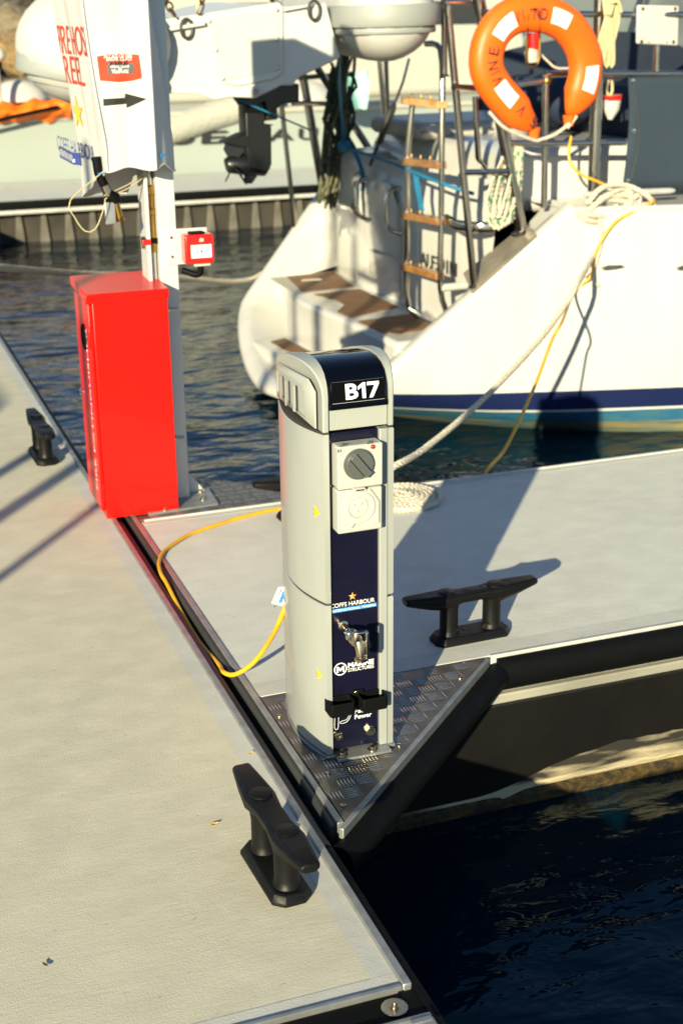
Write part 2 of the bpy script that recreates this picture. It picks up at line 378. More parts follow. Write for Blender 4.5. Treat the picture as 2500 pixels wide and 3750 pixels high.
# --- finger pier
fp = struct('finger_pier', (2.5, 3.7, 0))
MB().bb((.885, 3.1105, -.12), (9.5, 4.365, 0)).build('concrete_deck', 'finger_concrete', fp, flat=True)
MB().bb((.885, 3.0385, -.12), (9.5, 3.11, .0006)).build('border_strip', 'trowelled', fp, flat=True)
MB().bb((.885, 4.3655, -.12), (9.5, 4.394, .0006)).build('border_strip', 'trowelled', fp, flat=True)
MB().bb((1.53, 3.028, -.1), (9.5, 3.038, .004)).build('edge_rail', 'galv_pale', fp, bevel=.002)
MB().bb((.9, 4.3945, -.1), (9.5, 4.406, .007)).build('edge_rail', 'galv_pale', fp, bevel=.002)
MB().bb((.869, 2.42, -.1), (.8845, 4.95, .003)).build('edge_rail', 'galv', fp, bevel=.002)
def treadplate(p, name):
    pr = MB().prism([(*v_, -.006) for v_ in p], (0, 0, .0085)); pl = pr.build(name, 'alu_tread', fp, bevel=.001)
    xs = [v_[0] for v_ in p]; ys = [v_[1] for v_ in p]; mb = MB(); pitch = .044
    def inside(x, y, mg=.004):
        s_ = 0
        for i in range(3):
            a, b_ = p[i], p[(i + 1) % 3]; c_ = (b_[0] - a[0]) * (y - a[1]) - (b_[1] - a[1]) * (x - a[0]); L_ = math.hypot(b_[0] - a[0], b_[1] - a[1])
            d_ = c_ / L_
            if s_ == 0: s_ = 1 if d_ > 0 else -1
            if d_ * s_ < mg: return False
        return True
    i0 = int((max(xs) - min(xs)) / pitch) + 2; j0 = int((max(ys) - min(ys)) / pitch) + 2
    for i in range(i0):
        for j_ in range(j0):
            cx = min(xs) + (i + .3) * pitch; cy = min(ys) + (j_ + .4) * pitch; hor = (i + j_) % 2
            for k in range(5):
                o_ = (k - 2) * pitch * .185; L_ = pitch * .47
                c0 = (cx, cy + o_) if hor else (cx + o_, cy); d_ = (1, 0) if hor else (0, 1); e_ = (0, 1) if hor else (1, 0)
                if not (inside(c0[0] + d_[0] * L_, c0[1] + d_[1] * L_) and inside(c0[0] - d_[0] * L_, c0[1] - d_[1] * L_)): continue
                w_ = pitch * .062; zt = .0025
                vs_ = [(c0[0] - d_[0] * L_, c0[1] - d_[1] * L_, zt), (c0[0] + e_[0] * w_, c0[1] + e_[1] * w_, zt), (c0[0] + d_[0] * L_, c0[1] + d_[1] * L_, zt), (c0[0] - e_[0] * w_, c0[1] - e_[1] * w_, zt), (c0[0] - d_[0] * L_ * .5, c0[1] - d_[1] * L_ * .5, zt + .0022), (c0[0] + d_[0] * L_ * .5, c0[1] + d_[1] * L_ * .5, zt + .0022)]
                mb.add(vs_, [(0, 3, 4), (3, 5, 4), (3, 2, 5), (2, 1, 5), (1, 4, 5), (1, 0, 4)])
    tag(mb.build('tread_bars', 'alu_bar', pl, ang=80), kind='stuff')
    return pl
pl = treadplate([(.8875, 3.0275), (.8875, 2.418), (1.512, 3.0275)], 'tread_plate')
s_ = MB()
for x, y in ((.902, 2.92), (.92, 2.62), (1.12, 2.68), (1.4, 2.945), (.905, 2.48)):
    s_.lathe([(.007, 0), (.007, .002), (.004, .0035), (.0001, .0035)], (x, y, .0026), Z, 10)
s_.build('plate_screws', 'nickel', fp)
treadplate([(.8875, 4.41), (1.62, 4.41), (.8875, 5.02)], 'tread_plate')
d_ = V((.65, .6275, 0)).normalized(); nrm = V((d_.y, -d_.x, 0))
MB().box(V((1.192, 2.711, -.03)) + nrm * .002, (.9, .012, .066), (d_, nrm, Z)).build('knee_edge', 'galv', fp, bevel=.002)
MB().tube([V((.838, 2.372, -.05)) + nrm * .02, V((.88, 2.412, -.05)) + nrm * .026, V((1.2, 2.72, -.05)) + nrm * .026, V((1.518, 3.028, -.05)) + nrm * .026], .034, 18).build('rubber_fender', 'rubber', fp)
MB()  .ball((1.538, 3.012, -.051), .036, 16, 10).build('fender_corner', 'rubber', fp)
q = []
for i in range(13):
    a = R(90 + 180 * i / 12); q.append((1.545, 3.026 + .036 * math.cos(a), -.053 + .048 * math.sin(a)))
MB().prism(q, (8, 0, 0)).build('rubber_fender', 'rubber', fp)
MB().bb((1.46, 3.018, -.140), (9.5, 3.3, -.1125)).build('timber_waler', 'waler', fp, bevel=.004)
MB().add([(.87, 2.43, -.12), (1.48, 3.0, -.12), (1.48, 3.3, -.12), (.87, 3.3, -.12), (.87, 2.43, -.16), (1.48, 3.0, -.16), (1.48, 3.3, -.16), (.87, 3.3, -.16)], [(0, 1, 2, 3), (4, 5, 6, 7), (0, 1, 5, 4), (1, 2, 6, 5), (2, 3, 7, 6), (3, 0, 4, 7)]).build('knee_frame', 'float_black', fp)
MB().bb((1.1, 3.06, -.9), (9.5, 4.35, -.1425)).build('float', 'float_black', fp, bevel=.03, seg=3)
g_ = MB()      # crust of growth just above the waterline, uneven top edge
top = []; N_ = 130
for i in range(N_ + 1):
    x = 1.12 + 5.8 * i / N_; t_ = noise.noise(V((x * 2.3, 0, 3))) * .02 + noise.noise(V((x * 13, 2, 0))) * .012
    k_ = min(1, max(0, (x - 1.5) / .5)); top.append((x, lerp(-.447, -.345 + t_ + .03 * math.sin(x * 1.7), k_ * k_ * (3 - 2 * k_))))  # left end tapered away so it reads as lying in shade
rings = [[V((x, 3.0595, z_)), V((x, 3.052 + .004 * noise.noise(V((x * 20, 1, 1))), z_ - .018)), V((x, 3.047 + .005 * noise.noise(V((x * 25, 5, 1))), min(-.41, z_ - .022))), V((x, 3.047 + (.011 if x < 1.5 else 0), min(-.44, z_ - .024) + .004 * noise.noise(V((x * 18, 9, 1))))), V((x, 3.0595, -.478 if x < 1.6 else -.452))] for x, z_ in top]
g_.loft(rings, closed=False, cap0=False, cap1=False); tag(g_.build('salt_crust', 'growth', fp, ang=60, fix=False), kind='stuff')
g_ = MB(); rings = [[V((x, 3.0595, -.453)), V((x, 3.04 + .008 * noise.noise(V((x * 22, 1, 1))), -.462)), V((x, 3.045, -.5)), V((x, 3.0595, -.52))] for x, z_ in top]
g_.loft(rings, closed=False, cap0=False, cap1=False); tag(g_.build('weed_fringe', 'weed', fp, ang=60, fix=False), kind='stuff')
# --- next finger beyond the yacht
bp_ = struct('back_pier', (6, 14, -.08))
MB().bb((-.2, 13.62, -.14), (26, 15.05, -.085)).build('concrete_deck', 'finger_concrete', bp_, flat=True)
MB().bb((-.2, 13.55, -.165), (26, 13.619, -.082)).build('rubber_fender', 'rubber', bp_, bevel=.02)
MB().bb((-.2, 13.56, -.205), (26, 13.66, -.1655)).build('timber_waler', 'galv_pale', bp_, bevel=.01)
MB().bb((-.2, 13.7, -.8), (26, 15.0, -.2055)).build('float', 'pier_dark', bp_)
for i in range(40):
    x = .6 + i * .235
    MB().prism([(x - .02, 13.699, -.2058), (x + .02, 13.699, -.2058), (x + .05, 13.699, -.52), (x - .05, 13.699, -.52)], (0, -.035, 0)).build('float_rib', 'pier_rib', bp_, bevel=.008)
# --- rock breakwater
bk = struct('breakwater', (8, 24, 0))
def mfn(u, v_):
    x = lerp(-22, 60, u); y = lerp(20.5, 38, v_); h_ = -1.2 + 3.6 * min(1, v_ * 1.9) ** .8
    return V((x, y, h_ + .25 * noise.noise(V((x * .5, y * .5, 0)))))
mm = MB(); mm.grid(mfn, 60, 14); mm.build('rubble_core', 'mound', bk, ang=20)
stones = []
for k in range(8):
    sm = MB(); pts = []
    for i in range(7):
        a = -math.pi / 2 + math.pi * i / 6; ring = []
        for j_ in range(9):
            t_ = 2 * math.pi * j_ / 9; d0 = V((max(math.cos(a), .02) * math.cos(t_), max(math.cos(a), .02) * math.sin(t_), math.sin(a)))
            ring.append(d0 * (1 + .45 * noise.noise(d0 * 1.3 + V((k * 7.1, 0, 0)))))
        pts.append(ring)
    sm.loft(pts); o = sm.build('rock', 'stone%d' % (k % 6), None, ang=28); stones.append(o.data); bpy.data.objects.remove(o)
cnt = 0
for row in range(7):
    x = -3.0
    while x < 21 and cnt < 290:
        s_ = random.uniform(.32, .75); o = bpy.data.objects.new('rock', random.choice(stones)); C.objects.link(o); o.parent = bk
        y = 20.3 + row * .75 + random.uniform(-.2, .2); h_ = -.55 + row * .44 + random.uniform(-.1, .2)
        o.location = V((x, y, h_)) - bk.location; o.scale = (s_ * random.uniform(.8, 1.4), s_, s_ * random.uniform(.6, .9)); o.rotation_euler = (random.uniform(-.5, .5), random.uniform(-.5, .5), random.uniform(0, 6))
        x += s_ * 1.75; cnt += 1

def leaf(loc, r, rz, mat, lab):
    mb = MB(); n_ = 9
    mb.loft([[V((loc[0] + math.cos(rz) * x - math.sin(rz) * y, loc[1] + math.sin(rz) * x + math.cos(rz) * y, loc[2] + z)) for x, y, z in [(-r + 2 * r * i / n_, s_ * r * .42 * math.sin(math.pi * (i + .02) / (n_ + .04)), .0015 + .006 * (i / n_ - .5) ** 2 + abs(s_) * .0025) for i in range(n_ + 1)]] for s_ in (-1, 0, 1)], closed=False, cap0=False, cap1=False)
    return tag(mb.build('fallen_leaf', mat, ang=180), lab, 'leaf')
q=pz(918,2762,.001); leaf((q.x,q.y,.001),.008,.4,'print_gold','tiny orange leaf on the border strip beside the gap')
q=pz(168,3537,.001); leaf((q.x,q.y,.001),.008,2.1,'teak','small brown leaf on the walkway near the bottom left corner')
q=pz(785,3022,.001); leaf((q.x,q.y,.001),.010,.1,'print_gold','small orange leaf fragment left of the large walkway cleat')
# ================================================================== POWER PEDESTAL
ped = thing('power_pedestal', (1.02, 2.83, .004), 'grey and navy shore power pedestal marked B17 on the checker plate corner', 'power pedestal')
def side_x(y, s):      # plan outline: slightly bowed sides
    t = (y - 2.68) / .31; bow = (.028 if s < 0 else .016) * math.sin(math.pi * min(1, max(0, t)) ** .9)
    return (.942 - bow) if s < 0 else (1.104 + bow)
YS = [2.68 + .31 * i / 14 for i in range(15)]
def shell_ring(s, z, inset=.0, y0=2.68):
    sg = 1 if s < 0 else -1
    out = [V((side_x(y, s) + sg * inset, y + (inset if y < 2.7 else -inset if y > 2.97 else 0), z)) for y in YS]
    inn = [V((side_x(y, s) + sg * .013, y, z)) for y in (2.985, 2.68)]
    return out + inn
def shell(z0, z1, s, name):
    b_ = .0025
    return MB().loft([shell_ring(s, z0, b_), shell_ring(s, z0 + b_), shell_ring(s, z1 - b_), shell_ring(s, z1, b_)]).build(name, 'ped_grey', ped, ang=40)
for s in (-1, 1):
    shell(.012, .388, s, 'lower_side_shell'); shell(.3935, .785, s, 'upper_side_shell')
    MB().loft([shell_ring(s, .3882, .0035), shell_ring(s, .3933, .0035)]).build('seam_gasket', 'seal_dark', ped)
    MB().loft([shell_ring(s, .7852, .0015), shell_ring(s, .7905, .0015)]).build('seam_gasket', 'seal_dark', ped)
MB().bb((.956, 2.705, .012), (1.09, 2.985, .785)).build('core_column', 'panel_black', ped, flat=True)
MB().bb((1.0715, 2.6805, .012), (1.0905, 2.704, .7845)).build('front_flange', 'ped_grey', ped, bevel=.002)
fpan = MB().bb((.957, 2.690, .016), (1.0712, 2.704, .784)).build('front_panel', 'navy_panel', ped, bevel=.001)
MB().bb((.9552, 2.686, .012), (.9575, 2.704, .785)).build('panel_reveal', 'panel_black', ped)
MB().loft([[V((side_x(y, -1) - .004, y - .004, z)) for y in YS] + [V((side_x(y, 1) + .004, y - .004, z)) for y in reversed(YS)] for z in (.004, .0115)]).build('base_plate', 'galv', ped, bevel=.001)
PF = 2.6895
def P_(x, y): return py(x, y, PF)
# base flange bolts
for x in (1251, 1362):
    q = py(x, 2748 if x < 1300 else 2722, 2.672); MB().disc((q.x, 2.669, .0116), Z, .0125, .002, 20).disc((q.x, 2.669, .0137), Z, .0075, .006, 6).build('base_bolt', 'nickel', ped, bevel=.0006)
MB().bb((.958, 2.652, .0045), (1.09, 2.689, .0114)).build('base_lip', 'galv', ped, bevel=.001)
# cap: two cheek walls with an arched profile and a glossy navy lens between them
prof = [(2.68, .7908), (2.68, .868), (2.683, .886), (2.690, .9), (2.702, .914), (2.722, .926), (2.75, .9335), (2.79, .935), (2.84, .930), (2.9, .917), (2.95, .903), (2.985, .89), (2.99, .88), (2.99, .7908)]
def cheek(s):
    mb = MB(); sg = -s
    outer = [V((side_x(y, s), y, z)) for y, z in prof]; oin = [V((side_x(y, s) + sg * .0025, y + (2.83 - y) * .012, lerp(z, .86, .018))) for y, z in prof]
    inn = [V((side_x(2.68, s) + sg * .012 + (0 if True else 0), y, z)) for y, z in prof]
    out0 = [V((side_x(y, s) - sg * 0 + 0, y, z)) for y, z in prof]
    # outer face slightly inset at the rim so the edge catches light
    ring0 = [V((side_x(y, s), y + (2.83 - y) * .015, .7908 if z < .8 else lerp(z, .86, .03))) for y, z in prof]
    ring1 = [V((side_x(y, s) + sg * .003, y, z)) for y, z in prof]
    return mb.loft([ring0, ring1, inn]).build('cap_cheek', 'ped_cap', ped, ang=30)
for s in (-1, 1): cheek(s)
# vent recess on the cheek outside: a frame rim and three ribs standing in a shallow pan
def cheek_pt(s, y, z, off): return V((side_x(y, s) + (off if s > 0 else -off), y, z))
for s in (-1, 1):
    vb = MB()
    inner = [(2.735, .812), (2.735, .868), (2.75, .880), (2.955, .868), (2.965, .858), (2.965, .812)]
    vb.loft([[cheek_pt(s, y, z, .0004) for y, z in [(lerp(y_, 2.85, e), lerp(z_, .842, e)) for y_, z_ in inner]] for e in (0, .03)], cap0=False, cap1=True).build('vent_pan', 'ped_cap', ped)
    rim_o = [(2.70, .795), (2.70, .876), (2.725, .9), (2.975, .878), (2.983, .86), (2.983, .795)]
    MB().loft([[cheek_pt(s, y, z, .0003) for y, z in rim_o], [cheek_pt(s, lerp(y, 2.85, .02), lerp(z, .842, .03), .0032) for y, z in rim_o], [cheek_pt(s, y, z, .0032) for y, z in inner], [cheek_pt(s, y, z, .0005) for y, z in inner]], cap0=False, cap1=False).build('vent_frame', 'ped_cap', ped, ang=50)
    for y in (2.79, 2.845, 2.90):
        zt = .873 - (y - 2.75) * .05
        MB().add([cheek_pt(s, y + a, z, o_) for z in (.8125, zt) for a, o_ in ((-.008, .0006), (0, .003), (.008, .0006))], [(0, 1, 4, 3), (1, 2, 5, 4), (3, 4, 5), (0, 2, 1)]).build('vent_rib', 'ped_cap', ped)
lens_prof = [(y + .003 if y < 2.7 else y, z - .004) for y, z in prof[1:12]]
lens_prof[0] = (2.683, .846)
MB().loft([[V((x, y, z)) for y, z in lens_prof] + [V((x, 2.95, .84)), V((x, 2.72, .84))] for x in (.9545, 1.0915)]).build('cap_lens', 'navy_gloss', ped, ang=30)
MB().bb((.9545, 2.687, .7908), (1.0915, 2.98, .8455)).build('cap_front', 'ped_cap', ped, bevel=.002)
MB().bb((.9555, 2.677, .8375), (1.0905, 2.69, .8505)).build('lens_lip', 'navy_gloss', ped, bevel=.003)
MB().box((1.0225, 2.6825, .8745), (.122, .004, .0455), (X, V((0, .17, 1)).normalized().cross(X) * -1, V((0, .17, 1)).normalized())).build('number_plate', 'panel_black', ped, bevel=.001)
up_ = V((0, .17, 1)).normalized()
tb = MB(); o_ = py(1228, 1448, 2.6785); put_text(tb, 'B', (.9935, 2.6772, .8585), X, up_, .0285, .0335, bold=.03)
poly_on(tb, [(.0095, 0), (.0095, .0245), (0, .0185), (0, .0255), (.0115, .0335), (.0175, .0335), (.0175, 0)], (1.0215, 2.6772, .8585), X, up_)
poly_on(tb, [(.004, 0), (.0175, .0265), (0, .0265), (0, .0335), (.0275, .0335), (.0275, .0275), (.0125, 0)], (1.0425, 2.6772, .8585), X, up_); tag(tb.build('lettering', 'print_white', ped, flat=True, fix=False), kind='stuff')
ln = MB()
for a, b_ in (((.9635, .8525), (1.0815, .8525)), ((.9635, .8965), (1.0815, .8965)), ((1.0815, .8525), (1.0815, .8965))):
    ln.box(((a[0] + b_[0]) / 2, 2.6775 + ((a[1] + b_[1]) / 2 - .852) * .17, (a[1] + b_[1]) / 2), (abs(b_[0] - a[0]) + .0009, .0012, abs(b_[1] - a[1]) + .0009), (X, Y, up_))
ln.build('plate_edge', 'outlet_white', ped)
# switch and socket
sx0, sx1 = .9635, 1.0665
swb = MB().bb((sx0, 2.648, .668), (sx1, 2.6893, .765)).build('switch_box', 'outlet_white', ped, bevel=.004, seg=3)
kc = py(1314, 1700, 2.645); kx, kz = kc.x, kc.z
MB().lathe([(.0345, 0), (.0345, .004), (.033, .006)], (kx, 2.6478, kz), (0, -1, 0), 36).build('knob_ring', 'knob_grey', swb)
kd = V((-.62, 0, .785)); ke = V((.785, 0, .62))
MB().lathe([(.031, 0), (.031, .004), (.030, .005)], (kx, 2.6415, kz), (0, -1, 0), 32).box((kx, 2.6335, kz), (.058, .011, .017), (kd, Y, ke)).build('switch_knob', 'knob_grey', swb, bevel=.0012)
MB().box(V((kx, 2.6362, kz)) + ke * .0095, (.05, .0012, .002), (kd, Y, ke)).box(V((kx, 2.6362, kz)) - ke * .0095, (.05, .0012, .002), (kd, Y, ke)).build('knob_groove', 'print_black', swb)
am = MB(); poly_on(am, [(.013, -.0012), (.013, .0012), (.0205, .0012), (.0205, .0034), (.026, 0), (.0205, -.0034), (.0205, -.0012)], (kx, 2.6275, kz), kd, (kd.cross(Y) * -1)); am.build('arrow_mark', 'arrow_red', swb, flat=True)
MB().ball(py(1366, 1637, 2.645) + V((0, .0025, 0)), .0052).build('pilot_lamp', 'lamp_red', swb)
tm = MB()
def swtext(s, x0, y0, x1, y1, pl, bold=0.01, mb=None, hh=None):
    a = py(x0, y0, pl); b_ = py(x1, y0, pl); c_ = py(x0, y1, pl); put_text(mb, s, (a.x, pl, a.z), X, Z, abs(b_.x - a.x), hh or abs(c_.z - a.z), bold)
swtext('OFF', 1244, 1637, 1271, 1624, 2.6472, mb=tm); swtext('ON', 1342, 1627, 1362, 1614, 2.6472, mb=tm); swtext('B1', 1236, 1658, 1249, 1646, 2.6472, mb=tm)
swtext('Made for wet areas', 1277, 1625, 1328, 1619, 2.6472, 0, tm, .0016); swtext('250V 32A IP66', 1289, 1618, 1322, 1612, 2.6472, 0, tm, .0016)
for xx, yy in ((1257, 1622), (1352, 1612)): tm.box((py(xx, yy, 2.647).x, 2.647, py(xx, yy, 2.647).z), (.001, .001, .003))
tm.build('lettering', 'print_black', swb, flat=True, fix=False)
sob = MB().bb((sx0, 2.652, .566), (sx1, 2.6893, .665)).build('socket_box', 'outlet_white', ped, bevel=.004, seg=3)
so = py(1311, 1857, 2.648); ox, oz = so.x, so.z
MB().lathe([(.0362, 0), (.0362, .009), (.032, .0095), (.0245, .0095), (.0235, -.003), (.001, -.003)], (ox, 2.6518, oz), (0, -1, 0), 36).build('socket_ring', 'outlet_white', sob)
MB().lathe([(.0215, 0), (.0215, .008), (.0205, .0085)], (ox, 2.6538, oz), (0, -1, 0), 30).build('socket_face', 'outlet_white', sob)
sl = MB()
for dx, dz, a in ((-.0082, .007, -25), (.0082, .008, 25), (-.0005, -.008, 0)):
    c_ = V((math.sin(R(a)), 0, math.cos(R(a)))); sl.box((ox + dx, 2.6451, oz + dz), (.0018, .0008, .008), (Y.cross(c_), Y, c_))
sl.build('socket_slots', 'print_black', sob)
fl = MB(); outl = [(-.041, -.038), (-.041, .012), (-.021, .041), (.021, .041), (.041, .012), (.041, -.038), (.022, -.042), (.014, -.031), (-.014, -.031), (-.022, -.042)]
fl.loft([[V((ox + a, 2.6395, oz + b_)) for a, b_ in outl], [V((ox + a, 2.636, oz + b_)) for a, b_ in outl]])
fl.tube([V((ox + a, 2.638, oz + b_)) for a, b_ in outl + outl[:1]], .0018, 6)
fl.build('clear_flap', 'clear_plastic', sob, ang=30)
MB().box((ox, 2.6435, oz + .0425), (.026, .014, .008)).build('flap_hinge', 'outlet_white', sob, bevel=.001)
MB().tube([(ox - .009, 2.636, oz + .0425), (ox + .009, 2.636, oz + .0425)], .0016, 8).build('hinge_pin', 'brass', sob)
tm = MB(); swtext('B1', 1250, 1795, 1262, 1784, 2.6512, mb=tm); tm.build('lettering', 'print_black', sob, flat=True, fix=False)
# printing on the panel
tw = MB(); PT = PF - .0002
def ptext(mb, s, x0, y0, x1, h, bold=.0):
    a = py(x0, y0, PT); b_ = py(x1, y0, PT); put_text(mb, s, (a.x, PT, a.z), X, Z, b_.x - a.x, h, bold)
ptext(tw, 'COFFS HARBOUR', 1210, 2229, 1371, .0105, .004)
a = py(1267, 2448, PT)
ptext(tw, 'MARINE', 1274, 2446, 1368, .0125, .045); ptext(tw, 'STRUCTURES', 1274, 2461, 1368, .0085, .012)
ptext(tw, 'Patron', 1298, 2613, 1363, .0112, .018); ptext(tw, 'Power', 1298, 2634, 1360, .0115, .018)
c_ = py(1246, 2450, PT); cx, cz = c_.x, c_.z
tw.loft([[V((cx + math.cos(2 * math.pi * k / 30) * r_, PT - .0006, cz + math.sin(2 * math.pi * k / 30) * r_)) for k in range(30)] for r_ in (.0158, .0132)], cap0=False, cap1=False)
poly_on(tw, [(-.0095, -.008), (-.0095, .007), (-.0055, .007), (0, .001), (.0055, .007), (.0095, .007), (.0095, -.008), (.0055, -.008), (.0055, -.0005), (0, -.006), (-.0055, -.0005), (-.0045, -.008)], (cx, PT, cz), X, Z)
def stroke(mb, pts, w_):
    for a, b_ in zip(pts[:-1], pts[1:]):
        a = V(a); b_ = V(b_); d_ = (b_ - a); mb.box((a + b_) / 2 + V((0, -.0003, 0)), (d_.length + w_ * .6, .0005, w_), (d_.normalized(), Y, Y.cross(d_.normalized())))
p0 = [py(900 + x * .38265, 2000 + y * .38265, PT) for x, y in ((905, 1585), (870, 1600), (852, 1640), (848, 1735), (860, 1755), (880, 1745), (885, 1690), (888, 1610))]
p1 = [py(900 + x * .38265, 2000 + y * .38265, PT) for x, y in ((985, 1580), (985, 1625), (960, 1660), (915, 1675), (900, 1690), (920, 1696), (965, 1680), (1000, 1630), (1008, 1580))]
stroke(tw, spline(p0, .003), .0011); stroke(tw, spline(p1, .003), .0011)
tag(tw.build('lettering', 'print_white', fpan, flat=True, fix=False), kind='stuff')
bl = MB(); a = py(1210, 2240, PT); poly_on(bl, [(0, -.0048), (.1105, -.0048 + .0), (.1105, .0048), (0, .0048)], (a.x, PT, a.z), X, Z); bl.build('logo_bar', 'print_blue', fpan, flat=True, fix=False)
tw = MB(); put_text(tw, 'INTERNATIONAL MARINA', (a.x + .0015, PT - .0006, a.z - .0028), X, Z, .107, .0057, .004); tw.build('lettering', 'print_white', fpan, flat=True, fix=False)
st_ = MB(); q = py(1290, 2183, PT); star(st_, (q.x, PT, q.z), X, Z, .0105); st_.build('logo_star', ['print_gold', 'print_gold_lo'], fpan, flat=True, fix=False)
# yellow warning triangles on the left shell
for x, y in ((1149, 1878), (1160, 2475)):
    yy = 2.70; q = py(x, y, yy); mb = MB()
    pts = [(2.693, 0), (2.711, .0145), (2.711, -.0145)]
    mb.add([V((side_x(y_, -1) - .0008, y_, q.z + dz)) for y_, dz in pts], [(0, 1, 2)]); w_ = mb.build('warning_label', 'print_yellow', ped, flat=True)
    mb = MB(); put_text(mb, 'DANGER', (side_x(2.7095, -1) - .0018, 2.7095, q.z + .0095), (0, 0, -1), (0, -1, 0), .019, .003, .01); mb.build('lettering', 'print_black', w_, flat=True, fix=False)
# hose tap
tp = thing('hose_tap', (1.04, 2.66, .26), 'nickel plated water tap with lever on the navy front of the pedestal', 'tap')
b0 = py(1256, 2291, PF); ax_ = V((.02, -1, -.03)).normalized(); s0 = b0 + V((0, -.02, 0))
MB().lathe([(.0, 0), (.0125, 0), (.0125, .003), (.0075, .005), (.0075, .02)], b0, (0, -1, 0), 20).build('wall_rose', 'nickel', tp)
MB().tube([b0 + ax_ * .004, s0 + ax_ * .03, s0 + ax_ * .07], .0078, 14).build('inlet_pipe', 'nickel', tp)
MB().lathe([(.0125, 0), (.0145, .002), (.0145, .011), (.0125, .013)], s0 + ax_ * .018, ax_, 6).lathe([(.0145, 0), (.016, .003), (.014, .009)], s0 + ax_ * .032, ax_, 18).build('hex_nut', 'chrome', tp, bevel=.0008)
MB().lathe([(.011, -.004), (.0145, .004), (.0155, .013), (.0145, .022), (.01, .03)], s0 + ax_ * .04, ax_, 20).build('tap_body', 'nickel', tp)
sp = s0 + ax_ * .078
MB().tube([sp - ax_ * .014, sp, sp + V((.0, -.005, -.014)), sp + V((.001, -.006, -.03))], [.0115, .012, .0105, .0095], 16).lathe([(.0095, 0), (.0145, .001), (.0145, .007), (.0115, .009)], sp + V((.001, -.006, -.038)), Z, 22).build('spout', 'nickel', tp)
MB().lathe([(.009, 0), (.0095, .003), (.0095, .018), (.0075, .021)], sp + V((-.008, 0, .009)), Z, 16).build('valve_stem', 'nickel', tp)
MB().box(sp + V((.003, -.006, .030)), (.026, .013, .0055)).box(sp + V((.0135, -.008, -.001)), (.0065, .013, .064)).build('lever', 'chrome', tp, bevel=.0022, seg=3)
# hose hanger: black twin bracket
hb = thing('hose_hanger', (1.02, 2.66, .13), 'black plastic twin hose hook under the tap of the pedestal', 'hose hook')
for k, (xa, xb) in enumerate(((1206, 1299), (1322, 1417))):
    ql = py(xa, 2590 if k == 0 else 2575, 2.655); qr = py(xb, 2590 if k == 0 else 2575, 2.655); mb = MB(); zc_ = .141
    o0 = [(ql.x, 2.6888), (ql.x, 2.652), (ql.x + .004, 2.645), (qr.x - .006, 2.645), (qr.x, 2.652), (qr.x, 2.6888)]; i0_ = [(ql.x + .004, 2.685), (ql.x + .004, 2.655), (ql.x + .007, 2.650), (qr.x - .009, 2.650), (qr.x - .004, 2.655), (qr.x - .004, 2.685)]
    mb.loft([[V((x, y, zc_ - .016)) for x, y in o0], [V((x, y, zc_ + .016)) for x, y in o0], [V((x, y, zc_ + .016)) for x, y in i0_], [V((x, y, zc_ - .006)) for x, y in i0_]], cap0=True, cap1=True)
    mb.build('hook_tray', 'rubber', hb, bevel=.0015)
q = py(1302, 2548, PF); MB().lathe([(.0055, 0), (.0055, .003), (.003, .005)], (q.x, 2.6888, .159), (0, -1, 0), 12).build('hook_screw', 'nickel', hb)
MB().bb((1.006, 2.6845, .124), (1.034, 2.6893, .165)).build('hook_back', 'rubber', hb, bevel=.001)
# panel bolts
q = P_(1353, 2673); MB().lathe([(.0, 0), (.0132, 0), (.0132, .002), (.0115, .002), (.0115, .009), (.0105, .010)], (q.x, PF, q.z), (0, -1, 0), 6).build('hex_bolt', 'nickel', ped)
q = P_(1238, 2693); MB().lathe([(.0115, 0), (.0115, .003), (.009, .0065), (.005, .0075), (.0035, .0075), (.003, .005)], (q.x, PF, q.z), (0, -1, 0), 20).build('dome_bolt', 'nickel', ped)
